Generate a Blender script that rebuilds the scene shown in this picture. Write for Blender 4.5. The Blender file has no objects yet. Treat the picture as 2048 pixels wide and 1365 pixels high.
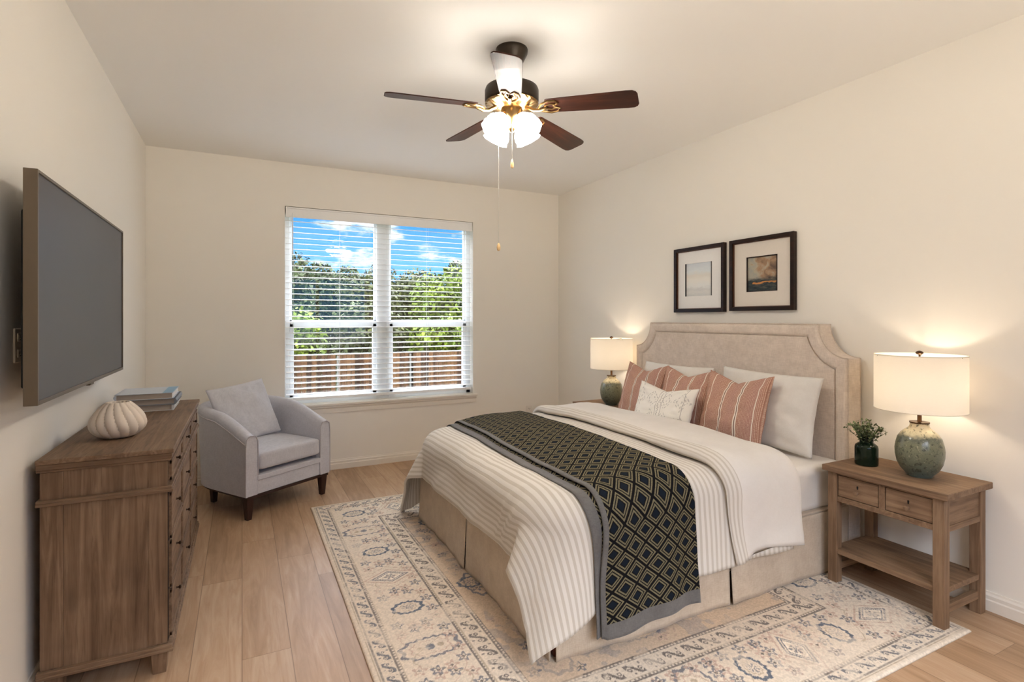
import bpy, bmesh, math, random
import numpy as np
from mathutils import Vector, Matrix, noise as mnoise
C = bpy.context.scene
COL = C.collection
PI = math.pi
random.seed(7)

# ------------------------------------------------------------------ camera
YAW = math.atan(540/1071)
cd = bpy.data.cameras.new('camera'); cam = bpy.data.objects.new('camera', cd); COL.objects.link(cam)
cam.location = (0, 0, 1.37); cam.rotation_euler = (PI/2, 0, -YAW)
cd.sensor_width = 36; cd.lens = 1071/2048*36; cd.shift_y = -44.5/2048; cd.clip_start = .05; cd.clip_end = 300
C.camera = cam
C.view_settings.view_transform = 'Standard'; C.view_settings.look = 'None'
C.view_settings.gamma = 1; C.view_settings.use_curve_mapping = False
C.view_settings.exposure = 0.78
C.cycles.max_bounces = 12; C.cycles.diffuse_bounces = 8; C.cycles.transparent_max_bounces = 16
C.cycles.sample_clamp_indirect = 6; C.cycles.caustics_reflective = False; C.cycles.caustics_refractive = False
FAN_POWER = 17; FAN_COL = (1, .93, .84)
BULB_POWER = 1.8; BULB_COL = (1, .83, .64)
SKY_HIGH = 9.0

# ------------------------------------------------------------------ node helpers
def lin(c):
    return tuple(((v/255)/12.92 if v <= 10.3 else ((v/255+.055)/1.055)**2.4) for v in c) + (1,)
class S:
    def __init__(s, nt, sock): s.nt, s.k = nt, sock
    def op(s, o, *a):
        n = s.nt.nodes.new('ShaderNodeMath'); n.operation = o
        for i, v in enumerate((s,)+a):
            if isinstance(v, S): s.nt.links.new(v.k, n.inputs[i])
            else: n.inputs[i].default_value = v
        return S(s.nt, n.outputs[0])
    def __add__(s, o): return s.op('ADD', o)
    def __sub__(s, o): return s.op('SUBTRACT', o)
    def __mul__(s, o): return s.op('MULTIPLY', o)
    def __truediv__(s, o): return s.op('DIVIDE', o)
    def rsub(s, o): return (s*-1)+o
    def frac(s): return s.op('FRACT')
    def floor(s): return s.op('FLOOR')
    def abs(s): return s.op('ABSOLUTE')
    def min(s, o): return s.op('MINIMUM', o)
    def max(s, o): return s.op('MAXIMUM', o)
    def gt(s, o): return s.op('GREATER_THAN', o)
    def lt(s, o): return s.op('LESS_THAN', o)
    def sin(s): return s.op('SINE')
    def within(s, a, b): return s.gt(a)*s.lt(b)
    def smooth(s, a, b):
        n = s.nt.nodes.new('ShaderNodeMapRange'); n.interpolation_type = 'SMOOTHSTEP'
        s.nt.links.new(s.k, n.inputs[0]); n.inputs[1].default_value = a; n.inputs[2].default_value = b
        return S(s.nt, n.outputs[0])
class M:
    def __init__(m, name, rough=.6, spec=.3, metal=0, coat=0):
        m.mat = bpy.data.materials.new(name); m.mat.use_nodes = True; m.nt = m.mat.node_tree
        m.b = m.nt.nodes['Principled BSDF']; m.out = m.nt.nodes['Material Output']
        m.b.inputs['Roughness'].default_value = rough; m.b.inputs['Specular IOR Level'].default_value = spec
        m.b.inputs['Metallic'].default_value = metal; m.b.inputs['Coat Weight'].default_value = coat
    def tc(m, kind='Object'):
        n = m.nt.nodes.new('ShaderNodeTexCoord'); return S(m.nt, n.outputs[kind])
    def sep(m, v):
        n = m.nt.nodes.new('ShaderNodeSeparateXYZ'); m.nt.links.new(v.k, n.inputs[0]); return [S(m.nt, o) for o in n.outputs]
    def vec(m, x, y, z=0):
        n = m.nt.nodes.new('ShaderNodeCombineXYZ')
        for i, v in enumerate((x, y, z)):
            if isinstance(v, S): m.nt.links.new(v.k, n.inputs[i])
            else: n.inputs[i].default_value = v
        return S(m.nt, n.outputs[0])
    def scale(m, v, s, rot=(0,0,0)):
        n = m.nt.nodes.new('ShaderNodeMapping'); m.nt.links.new(v.k, n.inputs[0]); n.inputs['Scale'].default_value = s
        n.inputs['Rotation'].default_value = rot; return S(m.nt, n.outputs[0])
    def noise(m, v, sc=5, detail=3, rough=.5, dist=0):
        n = m.nt.nodes.new('ShaderNodeTexNoise'); m.nt.links.new(v.k, n.inputs['Vector'])
        n.inputs['Scale'].default_value = sc; n.inputs['Detail'].default_value = detail
        n.inputs['Roughness'].default_value = rough; n.inputs['Distortion'].default_value = dist
        return S(m.nt, n.outputs[0])
    def white(m, v):
        n = m.nt.nodes.new('ShaderNodeTexWhiteNoise'); n.noise_dimensions = '3D'; m.nt.links.new(v.k, n.inputs[0]); return S(m.nt, n.outputs[0])
    def voro(m, v, sc):
        n = m.nt.nodes.new('ShaderNodeTexVoronoi'); m.nt.links.new(v.k, n.inputs['Vector']); n.inputs['Scale'].default_value = sc
        return S(m.nt, n.outputs[0])
    def ramp(m, f, stops, interp='LINEAR'):
        n = m.nt.nodes.new('ShaderNodeValToRGB'); m.nt.links.new(f.k, n.inputs[0]); r = n.color_ramp; r.interpolation = interp
        while len(r.elements) < len(stops): r.elements.new(.5)
        for e, (p, c) in zip(r.elements, stops): e.position = p; e.color = lin(c)
        return S(m.nt, n.outputs[0])
    def mix(m, f, a, b, mode='MIX'):
        n = m.nt.nodes.new('ShaderNodeMix'); n.data_type = 'RGBA'; n.blend_type = mode
        for i, v in ((0, f), (6, a), (7, b)):
            if isinstance(v, S): m.nt.links.new(v.k, n.inputs[i])
            elif i == 0: n.inputs[0].default_value = v
            else: n.inputs[i].default_value = lin(v)
        return S(m.nt, n.outputs[2])
    def attr(m, name):
        n = m.nt.nodes.new('ShaderNodeAttribute'); n.attribute_name = name; return S(m.nt, n.outputs[0])
    def color(m, c):
        if isinstance(c, S): m.nt.links.new(c.k, m.b.inputs['Base Color'])
        else: m.b.inputs['Base Color'].default_value = lin(c)
        return m
    def bump(m, h, strength=.2, dist=.002):
        n = m.nt.nodes.new('ShaderNodeBump'); n.inputs['Strength'].default_value = strength; n.inputs['Distance'].default_value = dist
        m.nt.links.new(h.k, n.inputs['Height']); m.nt.links.new(n.outputs[0], m.b.inputs['Normal']); return m
def plain(name, c, rough=.6, spec=.3, metal=0, coat=0):
    m = M(name, rough, spec, metal, coat)
    n = m.noise(m.tc(), 60, 2); m.color(m.mix(n*.12, c, tuple(v*.8 for v in c))); return m.mat

# ------------------------------------------------------------------ world: blue sky with white clouds, bright above
w = bpy.data.worlds.new('sky'); C.world = w; w.use_nodes = True
class WM(M):
    def __init__(m, w): m.nt = w.node_tree
wm = WM(w); bg = wm.nt.nodes['Background']
d = wm.tc('Generated'); dx, dy, dz = wm.sep(d)
sky = wm.ramp(dz, [(0, (150,200,240)), (.08, (110,180,240)), (.2, (45,135,225)), (1, (60,130,220))])
cl = wm.noise(wm.vec(dx*1.0, dy*1.0, dz*2.2), 7.5, 7, .55)
cloud = cl.smooth(.50, .60)*dz.smooth(.06, .10)*dz.smooth(.30,.20)
skyc = wm.mix(cloud, sky, (238,240,246))
high = wm.mix(dz.smooth(.22, .45), skyc, (232,238,250)); high = wm.mix((dz*-1).smooth(.0, .06), high, (236,228,214))
wm.nt.links.new(high.k, bg.inputs[0])
st = dz.smooth(.24, .5)*(SKY_HIGH-1)+1.0+(dz*-1).smooth(.02, .2)*4.5  # glow below the horizon is added to throw light up at the ceiling
wm.nt.links.new(st.k, bg.inputs[1])

# sun from behind the house: lights fence and trees, never enters the room
sd = bpy.data.lights.new('sun', 'SUN'); sd.energy = 5.5; sd.angle = .02; sd.color = (1, .95, .86)
sun = bpy.data.objects.new('sun', sd); COL.objects.link(sun)
sun.rotation_euler = Vector((-.80, .0, -.60)).to_track_quat('-Z', 'Y').to_euler(); sun.location = (4, -6, 12)
sun['label'] = 'sun'

# ------------------------------------------------------------------ object helpers
def link(name, me, mats=(), parent=None, smooth=False, loc=None):
    for f in (mats if isinstance(mats, (list, tuple)) else [mats]): me.materials.append(f)
    if smooth: me.shade_smooth()
    o = bpy.data.objects.new(name, me); COL.objects.link(o)
    if parent: o.parent = parent
    if loc: o.location = loc
    return o
def mesh(name, v, f, mats=(), parent=None, smooth=False, uv=None, mi=None):
    me = bpy.data.meshes.new(name); me.from_pydata([tuple(p) for p in v], [], [tuple(q) for q in f])
    if uv is not None:
        l = me.uv_layers.new(name='uv')
        idx = np.empty(len(me.loops), dtype=np.int32); me.loops.foreach_get('vertex_index', idx)
        l.data.foreach_set('uv', np.asarray(uv, dtype=np.float32)[idx].ravel())
    if mi is not None: me.polygons.foreach_set('material_index', np.asarray(mi, dtype=np.int32))
    return link(name, me, mats, parent, smooth)
def empty(name, label=None, cat=None, loc=(0,0,0), rz=0, group=None):
    o = bpy.data.objects.new(name, None); COL.objects.link(o); o.location = loc; o.rotation_euler = (0,0,rz)
    o.empty_display_size = .05
    tag(o, label, cat, group); return o
def tag(o, label=None, cat=None, group=None, kind=None):
    if label: o['label'] = label
    if cat: o['category'] = cat
    if group: o['group'] = group
    if kind: o['kind'] = kind
    return o
class B:
    """collects boxes, tubes, lathes into one mesh"""
    def __init__(s): s.v = []; s.f = []
    def box(s, x0, x1, y0, y1, z0, z1):
        n = len(s.v)
        s.v += [(x0,y0,z0),(x1,y0,z0),(x1,y1,z0),(x0,y1,z0),(x0,y0,z1),(x1,y0,z1),(x1,y1,z1),(x0,y1,z1)]
        s.f += [tuple(n+i for i in q) for q in ((0,3,2,1),(4,5,6,7),(0,1,5,4),(1,2,6,5),(2,3,7,6),(3,0,4,7))]; return s
    def frustum(s, cx, cy, z0, z1, a0, a1, b0=None, b1=None):
        b0 = b0 or a0; b1 = b1 or a1; n = len(s.v)
        for z, a, b in ((z0,a0,b0),(z1,a1,b1)):
            s.v += [(cx-a,cy-b,z),(cx+a,cy-b,z),(cx+a,cy+b,z),(cx-a,cy+b,z)]
        s.f += [tuple(n+i for i in q) for q in ((0,3,2,1),(4,5,6,7),(0,1,5,4),(1,2,6,5),(2,3,7,6),(3,0,4,7))]; return s
    def tube(s, pts, r, k=8, caps=True):
        pts = [Vector(p) for p in pts]; n0 = len(s.v); rs = r if isinstance(r, (list,tuple)) else [r]*len(pts)
        up = None
        for i, p in enumerate(pts):
            t = (pts[min(i+1,len(pts)-1)]-pts[max(i-1,0)]).normalized()
            if up is None: up = Vector((0,0,1)) if abs(t.z) < .9 else Vector((1,0,0))
            a = t.cross(up).normalized(); b = a.cross(t).normalized(); up = b
            for j in range(k):
                an = 2*PI*j/k; s.v.append(tuple(p+(a*math.cos(an)+b*math.sin(an))*rs[i]))
        for i in range(len(pts)-1):
            for j in range(k):
                q = n0+i*k; s.f.append((q+j, q+(j+1)%k, q+k+(j+1)%k, q+k+j))
        if caps:
            s.f.append(tuple(n0+j for j in range(k))[::-1]); s.f.append(tuple(n0+(len(pts)-1)*k+j for j in range(k)))
        return s
    def lathe(s, prof, k=40, mod=None, c=(0,0,0), cap=True):
        n0 = len(s.v)
        for i, (r, z) in enumerate(prof):
            for j in range(k):
                a = 2*PI*j/k; rr = mod(r, z, a) if mod else r
                s.v.append((c[0]+rr*math.cos(a), c[1]+rr*math.sin(a), c[2]+z))
        for i in range(len(prof)-1):
            for j in range(k):
                q = n0+i*k; s.f.append((q+j, q+(j+1)%k, q+k+(j+1)%k, q+k+j))
        if cap:
            s.f.append(tuple(n0+j for j in range(k))[::-1]); s.f.append(tuple(n0+(len(prof)-1)*k+j for j in range(k)))
        return s
    def prism(s, poly, axis, a, b):
        """poly: 2d list; axis 0 -> (y,z) extruded along x, 1 -> (x,z) along y, 2 -> (x,y) along z"""
        n = len(s.v); k = len(poly)
        for t in (a, b):
            for p in poly: s.v.append({0:(t,p[0],p[1]),1:(p[0],t,p[1]),2:(p[0],p[1],t)}[axis])
        s.f.append(tuple(n+i for i in range(k))); s.f.append(tuple(n+k+i for i in range(k))[::-1])
        for i in range(k): j = (i+1)%k; s.f.append((n+i, n+k+i, n+k+j, n+j))
        return s
    def xform(s, m): s.v = [tuple(m@Vector(p)) for p in s.v]; return s
    def go(s, name, mat, parent=None, bevel=0, seg=2, smooth=False, kind=None):
        o = mesh(name, s.v, s.f, mat, parent)
        me = o.data; bm = bmesh.new(); bm.from_mesh(me); bmesh.ops.recalc_face_normals(bm, faces=bm.faces); bm.to_mesh(me); bm.free()
        if smooth:
            me.shade_smooth()
            try: me.set_sharp_from_angle(angle=.7)
            except Exception: pass
        if bevel:
            md = o.modifiers.new('bevel', 'BEVEL'); md.width = bevel; md.segments = seg; md.limit_method = 'ANGLE'; md.angle_limit = .6
            if seg > 1: me.shade_smooth(); md.harden_normals = True
        if kind: o['kind'] = kind
        return o

# ------------------------------------------------------------------ materials
def wallmat(name, c):
    m = M(name, .75, .2); n = m.noise(m.tc(), 160, 3); m.color(c); m.bump(n, .12, .0008); return m.mat
m_wall = wallmat('wall_paint', (239,235,227)); m_ceil = wallmat('ceiling_paint', (240,238,234))
m_trim = plain('trim_paint', (236,230,220), .4, .4)
m_white = plain('white_vinyl', (240,243,244), .35, .4)
m_blind = plain('blind_slat', (246,247,247), .45, .3)

m = M('oak_planks', .42, .35)                                  # floor: planks running along y
x, y, z = m.sep(m.tc()); pw = .182; col = (x/pw).floor(); r1 = m.white(m.vec(col, 3.3, 1)); yy = y/1.25+r1*7.0; row = yy.floor()
rid = m.white(m.vec(col, row, 5)); fx = (x/pw).frac(); fy = yy.frac()
gv = m.vec(x*9+rid*31, y*.9+rid*17, rid*9)
g = m.noise(gv, 2.2, 6, .6, 1.2); g2 = m.noise(m.vec(x*120, y*4, rid*5), 1, 3, .6)
c0 = m.ramp(g*.75+rid*.25, [(.25,(148,118,90)),(.5,(176,144,114)),(.75,(196,168,140))])
c0 = m.mix(g2.smooth(.5,.8)*.25, c0, (134,102,76))
gap = fx.lt(.012).max(fx.gt(.992)).max(fy.lt(.0022))
m.color(m.mix(gap*.55, c0, (92,66,44))); m.bump(gap*-1+g2*.1, .25, .001); m_floor = m.mat

def woodmat(name, dark, mid, light, axis=2, rough=.6, sc=1.0):
    m = M(name, rough, .25); x, y, z = m.sep(m.tc()); k = [26*sc]*3; k[axis] = 1.6*sc; k2 = [150*sc]*3; k2[axis] = 7*sc
    v = m.vec(x*k[0], y*k[1], z*k[2]); g = m.noise(v, 1, 5, .62, 1.4)
    f = m.noise(m.vec(x*k2[0], y*k2[1], z*k2[2]), 1, 3, .6)
    lo = m.noise(m.tc(), 4, 3, .6)
    kn = m.voro(m.vec(x*(6 if axis != 0 else 2.5), y*(6 if axis != 1 else 2.5), z*(6 if axis != 2 else 2.5)), 1).smooth(.16, .05)
    c = m.ramp(g*.7+lo*.3, [(.3,dark),(.5,mid),(.7,light)])
    c = m.mix(f.smooth(.52,.75)*.55, c, dark); c = m.mix(kn*.3, c, tuple(v*.7 for v in dark))
    m.color(c); m.bump(g+f, .3, .0015); return m.mat
DW = ((84,64,48),(122,98,77),(150,126,102))
m_dz = woodmat('weathered_oak_vertical', *DW, 2); m_dy = woodmat('weathered_oak_along', *DW, 1); m_dx = woodmat('weathered_oak_across', *DW, 0)
NW = ((92,70,52),(128,102,79),(150,125,100))
m_nz = woodmat('oak_nightstand_vertical', *NW, 2); m_ny = woodmat('oak_nightstand_along', *NW, 1); m_nx = woodmat('oak_nightstand_across', *NW, 0)
m_bronze = plain('dark_bronze', (70,54,42), .35, .5, .9)
m_dark = plain('dark_espresso_wood', (52,30,24), .4, .4)
def fabric(name, c, c2, sc=500, rough=.9, bump=.4, mott=.5):
    m = M(name, rough, .1); t = m.tc(); x, y, z = m.sep(t)
    wv = m.noise(m.vec(x*sc, y*sc, z*sc*.12), 1, 1).smooth(.35,.65)*.5+m.noise(m.vec(x*sc*.12, y*sc*.12, z*sc), 1, 1).smooth(.35,.65)*.5
    mo = m.noise(t, 14, 5, .65)
    m.color(m.mix((wv*(1-mott)+mo.smooth(.3,.7)*mott), c2, c)); m.bump(wv, bump, .0008)
    m.b.inputs['Sheen Weight'].default_value = .15; return m.mat
m_head = fabric('oatmeal_chenille', (226,213,200), (200,186,173), 260, mott=.45)
m_skirt = fabric('linen_skirt', (203,188,168), (180,163,144), 300, mott=.5)
m_chair = fabric('grey_linen', (207,207,214), (188,188,197), 350, mott=.25)
m_sheet = fabric('white_sheet', (222,217,210), (216,210,202), 600, bump=.1)
m_pcase = fabric('white_pillowcase', (228,225,218), (221,216,208), 600, bump=.1)
m = M('striped_duvet', .9, .1); u, v, _ = m.sep(m.tc('UV')); ph = (u/.028).frac(); stp = (ph-.5).abs().smooth(.17,.27)
wv = m.noise(m.vec(u*900, v*900), 1, 2)
m.color(m.mix(stp*.8+wv*.2, (190,181,168), (216,210,201))); m.bump(stp+wv*.4, .35, .0012); m_duvet = m.mat
m = M('woven_runner', .95, .05); u, v, _ = m.sep(m.tc('UV'))
P_, Q_ = .106, .098
p = ((u/P_).frac()-.5).abs()+((v/Q_).frac()-.5).abs(); dd = p.min(p.rsub(1))          # 0 centre .. .5 edge
st = m.noise(m.vec(u*330, v*330), 1, 2).smooth(.38,.5)
tan = dd.within(.225,.30).max(dd.within(.355,.43))
cc = m.mix(tan*(st*.5+.5), (22,21,22), (124,115,90)); cc = m.mix(dd.lt(.165), cc, (25,31,40))
m.color(cc); m.bump(tan*st+m.noise(m.vec(u*500,v*500),1,2)*.5, .6, .002); m_run = m.mat
m_runb = fabric('grey_felt_border', (112,109,106), (92,89,87), 500)

# terracotta striped pillow fabric
m = M('terracotta_stripe', .95, .05); u, v, _ = m.sep(m.tc('UV'))
fine = (u*58).frac().smooth(.25,.75)*m.noise(m.vec(u*40, v*160), 1, 2).smooth(.3,.6)
c = m.mix(fine, (168,122,104), (220,188,166))
tone = m.noise(m.vec(u*6, .5), 1, 1); c = m.mix(tone.smooth(.35,.65)*.35, c, (176,136,130))
def ln(a, b): return u.within(a, b)
lines = ln(.155,.166).max(ln(.40,.412)).max(ln(.425,.437)).max(ln(.655,.672)).max(ln(.685,.70)).max(ln(.90,.912))
blk = ln(.412,.425).max(ln(.672,.685))
c = m.mix(lines, c, (232,222,208)); c = m.mix(blk*.7, c, (110,92,84))
m.color(c); m.bump(fine+lines, .5, .0015); m_terra = m.mat
# cream embroidered pillow fabric
m = M('cream_embroidery', .95, .05); u, v, _ = m.sep(m.tc('UV'))
a = (u*30).floor(); b = (v*20).floor(); rr = m.white(m.vec(a, b, 2)); fu = (u*30).frac(); fv = (v*20).frac()
dia = (((u*4.0).frac()-.5).abs()+((v*2.2).frac()-.5).abs()); di = dia.within(.22,.30).max(dia.within(.40,.47)).max(dia.lt(.07))
mk = di*rr.gt(.25)*fu.within(.15,.8)*((fv*3).frac().within(.25,.7))
vl = u.within(.47,.475).max(u.within(.56,.565)).max(u.within(.90,.905))
zz = ((((v*16).frac()-.5).abs()*.04+.503-u).abs()).lt(.0035)
m.color(m.mix((mk.max(vl).max(zz))*.95, (236,231,221), (128,120,116))); m.bump(m.noise(m.vec(u*300,v*200),1,2)+mk, .4, .001); m_cream = m.mat
m_brass = plain('antique_brass', (150,122,82), .28, .5, 1); m_fanb = plain('fan_dark_bronze', (54,45,36), .4, .5, .6)
m_blade = woodmat('walnut_blade', (34,16,11), (62,31,21), (88,46,30), 0, .45)
m_blade.node_tree.nodes['Principled BSDF'].inputs['Coat Weight'].default_value = .05
m_fob = plain('pale_wood_fob', (214,180,130), .4, .4)

def emis(name, c, s):
    m = M(name); m.b.inputs['Emission Color'].default_value = (*c, 1); m.b.inputs['Emission Strength'].default_value = s; m.color((250,245,235)); return m.mat

# ------------------------------------------------------------------ room shell
WL, WR, WF, WB, H = -.68, 3.14, -.45, 5.08, 2.74
WX0, WX1, WZ0, WZ1 = .335, 2.115, .605, 2.36
def struct(b, name, mat, **k): return b.go(name, mat, kind='structure', **k)
struct(B().box(WL-.3, WR+.3, WF-.3, WB+.2, -.12, 0), 'floor', m_floor)
struct(B().box(WL-.3, WR+.3, WF-.3, WB+.2, H, H+.2), 'ceiling', m_ceil)
struct(B().box(WL-.15, WL, WF-.15, WB+.18, 0, H), 'wall_left', m_wall)
struct(B().box(WR, WR+.15, WF-.15, WB+.18, 0, H), 'wall_right', m_wall)
VX0, VX1, VZ0, VZ1 = .35, 2.25, .85, 2.2
struct(B().box(WL, VX0, WF-.15, WF, 0, H).box(VX1, WR, WF-.15, WF, 0, H).box(VX0, VX1, WF-.15, WF, VZ1, H).box(VX0, VX1, WF-.15, WF, 0, VZ0), 'wall_front', m_wall)
struct(B().box(WL, WX0, WB, WB+.18, 0, H).box(WX1, WR, WB, WB+.18, 0, H).box(WX0, WX1, WB, WB+.18, WZ1, H).box(WX0, WX1, WB, WB+.18, 0, WZ0), 'wall_back', m_wall)
def base_prof(h=.088, t=.016): return [(0,0),(t,0),(t,h*.55),(t*.75,h*.62),(t*.75,h*.8),(t*.4,h*.9),(t*.3,h),(0,h)]
pr = base_prof()
struct(B().prism([(WB-a, b) for a, b in pr], 0, WL, WR), 'baseboard_back', m_trim)
struct(B().prism([(WL+a, b) for a, b in pr], 1, WF, WB-.016), 'baseboard_left', m_trim)
struct(B().prism([(WR-a, b) for a, b in pr], 1, WF, WB-.016), 'baseboard_right', m_trim)
struct(B().prism([(WF+a, b) for a, b in pr], 0, WL+.016, WR-.016), 'baseboard_front', m_trim)

# window: vinyl twin single-hung unit in a drywall return
wn = empty('window_1', loc=(0, 0, 0)); wn['kind'] = 'structure'
FY0, FY1 = WB+.085, WB+.15
b = B().box(WX0, WX0+.045, FY0, FY1, WZ0, WZ1).box(WX1-.045, WX1, FY0, FY1, WZ0, WZ1).box(WX0, WX1, FY0, FY1, WZ1-.05, WZ1).box(WX0, WX1, FY0, FY1, WZ0, WZ0+.045)
b.box(1.15, 1.275, FY0-.01, FY1, WZ0, WZ1); b.go('window_frame', m_white, wn, bevel=.004)
for (a0, a1) in ((WX0+.045, 1.15), (1.275, WX1-.045)):
    zb, zm, zt = WZ0+.045, 1.325, WZ1-.05
    b = B().box(a0, a0+.02, FY0+.02, FY1-.01, zm, zt).box(a1-.02, a1, FY0+.02, FY1-.01, zm, zt).box(a0, a1, FY0+.02, FY1-.01, zt-.02, zt).box(a0, a1, FY0+.02, FY1-.01, zm, zm+.035)
    s1 = b.go('upper_sash', m_white, wn, bevel=.003)
    b = B().box(a0, a0+.035, FY0+.002, FY1-.025, zb, zm).box(a1-.035, a1, FY0+.002, FY1-.025, zb, zm).box(a0, a1, FY0+.002, FY1-.025, zm-.035, zm+.012).box(a0, a1, FY0+.002, FY1-.025, zb, zb+.04)
    s2 = b.go('lower_sash', m_white, wn, bevel=.003)
    gm = bpy.data.materials.get('window_glass')
    if not gm:
        g_ = M('window_glass'); nt = g_.nt; tr = nt.nodes.new('ShaderNodeBsdfTransparent'); gl = nt.nodes.new('ShaderNodeBsdfGlossy'); gl.inputs['Roughness'].default_value = .02
        mx = nt.nodes.new('ShaderNodeMixShader'); mx.inputs[0].default_value = .05
        nt.links.new(tr.outputs[0], mx.inputs[1]); nt.links.new(gl.outputs[0], mx.inputs[2]); nt.links.new(mx.outputs[0], g_.out.inputs[0]); gm = g_.mat
    B().box(a0+.02, a1-.02, FY1-.03, FY1-.026, zm+.035, zt-.02).go('pane', gm, s1)
    B().box(a0+.035, a1-.035, FY0+.018, FY0+.022, zb+.04, zm-.035).go('pane', gm, s2)
B().box(WX0-.04, WX1+.04, WB-.035, WB, WZ0-.022, WZ0).box(WX0, WX1, WB, FY0, WZ0-.02, WZ0+.001).go('window_sill', m_trim, wn, bevel=.005)
B().prism([(WB,WZ0-.088),(WB-.012,WZ0-.088),(WB-.012,WZ0-.05),(WB-.022,WZ0-.035),(WB-.022,WZ0-.022),(WB,WZ0-.022)], 0, WX0-.03, WX1+.03).go('window_apron', m_trim, wn)
# portal for the daylight coming through the window
pd = bpy.data.lights.new('window_portal', 'AREA'); pd.shape = 'RECTANGLE'; pd.size = WX1-WX0; pd.size_y = WZ1-WZ0; pd.cycles.is_portal = True
po = bpy.data.objects.new('window_portal', pd); COL.objects.link(po); po.location = ((WX0+WX1)/2, WB+.2, (WZ0+WZ1)/2); po.rotation_euler = (-PI/2, 0, 0)

# added fill window, unseen behind the photographer, brightens camera-facing surfaces
w2 = empty('added_fill_window'); w2['kind'] = 'structure'
b = B()
for a0, a1 in ((VX0, VX0+.05), (VX1-.05, VX1), (1.27, 1.33)): b.box(a0, a1, WF-.12, WF-.06, VZ0, VZ1)
for a0, a1 in ((VZ0, VZ0+.05), (VZ1-.05, VZ1)): b.box(VX0, VX1, WF-.12, WF-.06, a0, a1)
b.go('window_frame', m_white, w2, bevel=.004)
B().box(VX0+.05, 1.27, WF-.092, WF-.088, VZ0+.05, VZ1-.05).go('pane', gm, w2); B().box(1.33, VX1-.05, WF-.092, WF-.088, VZ0+.05, VZ1-.05).go('pane', gm, w2)
B().box(VX0-.04, VX1+.04, WF, WF+.03, VZ0-.022, VZ0).go('window_sill', m_trim, w2, bevel=.005)
pd2 = bpy.data.lights.new('window_portal', 'AREA'); pd2.shape = 'RECTANGLE'; pd2.size = VX1-VX0; pd2.size_y = VZ1-VZ0; pd2.cycles.is_portal = True
po2 = bpy.data.objects.new('window_portal', pd2); COL.objects.link(po2); po2.location = ((VX0+VX1)/2, WF-.17, (VZ0+VZ1)/2); po2.rotation_euler = (PI/2, 0, 0)

# venetian blind
bl = empty('window_blind', 'white horizontal slat blind lowered open across the double window', 'blind', (1.225, WB+.045, 2.3))
def rel(o, p): o.location = Vector(o.location)-Vector(p); return o
bx, by, bz = bl.location
BX0, BX1 = WX0+.008-bx, WX1-.008-bx
B().prism([(-.035,-.035),(-.035,.04),(-.041,.046),(-.041,.056),(.02,.056),(.02,.05),(-.028,.05),(-.028,-.035)], 0, BX0, BX1).go('valance', m_blind, bl, bevel=.002)
B().box(BX0+.01, BX1-.01, -.02, .03, .005, .045).go('headrail', m_blind, bl)
nsl = 32; z0 = .655-bz; z1 = 2.235-bz
sl = None
for i in range(nsl):
    zc = z0+.04+(z1-z0-.04)*i/(nsl-1)
    if sl is None:
        n = 7; pts = []
        for k in range(n): t = k/(n-1)*2-1; pts.append((t*.0245, .0035*(1-t*t)+t*.0028))
        poly = [(a, c+.0016) for a, c in pts]+[(a, c-.0016) for a, c in pts[::-1]]
        sl = B().prism(poly, 0, BX0+.004, BX1-.004).go('slat', m_blind, bl); sl.location.z = zc
    else:
        o = sl.copy(); COL.objects.link(o); o.parent = bl; o.location.z = zc
B().box(BX0+.004, BX1-.004, -.025, .025, z0-.012, z0+.012).go('bottom_rail', m_blind, bl, bevel=.004)
m_cord = plain('blind_cord', (225,226,224), .8)
for cx in (-.82, -.42, .02, .42, .82):
    B().tube([(cx,-.026,z0),(cx,-.026,.0)], .0009, 5).tube([(cx,.026,z0),(cx,.026,0)], .0009, 5).go('ladder_cord', m_cord, bl)
B().tube([(BX0+.055,-.042,.0),(BX0+.055,-.044,-.36)], .0045, 8).go('tilt_wand', m_white, bl, smooth=True)

# wall outlets
def outlet(name, label, p, n):
    e = empty(name, label, 'outlet', p, {'l': PI/2, 'b': 0}[n])
    if n == 'l': e.rotation_euler.z = PI/2
    B().box(-.036, .036, -.006, 0, -.058, .058).go('cover_plate', m_trim, e, bevel=.003)
    dk = plain('outlet_slot', (90,84,76), .6)
    for s_ in (-1, 1):
        r = B().box(-.017, .017, -.0085, -.005, s_*.027-.014, s_*.027+.014).go('receptacle', m_trim, e, bevel=.004)
        B().box(-.008, -.005, -.0095, -.008, s_*.027-.003, s_*.027+.007).box(.005, .008, -.0095, -.008, s_*.027-.003, s_*.027+.007).box(-.002,.002,-.0095,-.008,s_*.027-.010,s_*.027-.006).go('slot', dk, r)
    return e
outlet('wall_outlet', 'white duplex outlet low on the back wall between window and far nightstand', (2.767, WB, .375), 'b')
outlet('wall_outlet', 'cream duplex outlet on the left wall just beside the television edge', (WL, 2.372, 1.28), 'l')

# ------------------------------------------------------------------ rug (pattern computed per vertex of the pile)
RX0, RX1, RY0, RY1 = .442, 2.845, 1.185, 4.10
nx, ny = 560, 680
U, V = np.meshgrid(np.linspace(0, RX1-RX0, nx), np.linspace(0, RY1-RY0, ny))
W_, L_ = RX1-RX0, RY1-RY0
rs = np.random.RandomState(3)
def vnoise(sc, seed):
    r = np.random.RandomState(seed); gx = int(W_*sc)+3; gy = int(L_*sc)+3; g = r.rand(gy, gx)
    fx = U*sc; fy = V*sc; ix = fx.astype(int); iy = fy.astype(int); tx = fx-ix; ty = fy-iy; tx = tx*tx*(3-2*tx); ty = ty*ty*(3-2*ty)
    return (g[iy,ix]*(1-tx)+g[iy,ix+1]*tx)*(1-ty)+(g[iy+1,ix]*(1-tx)+g[iy+1,ix+1]*tx)*ty
wear = .5*vnoise(6,1)+.3*vnoise(22,2)+.2*vnoise(70,3)
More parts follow.
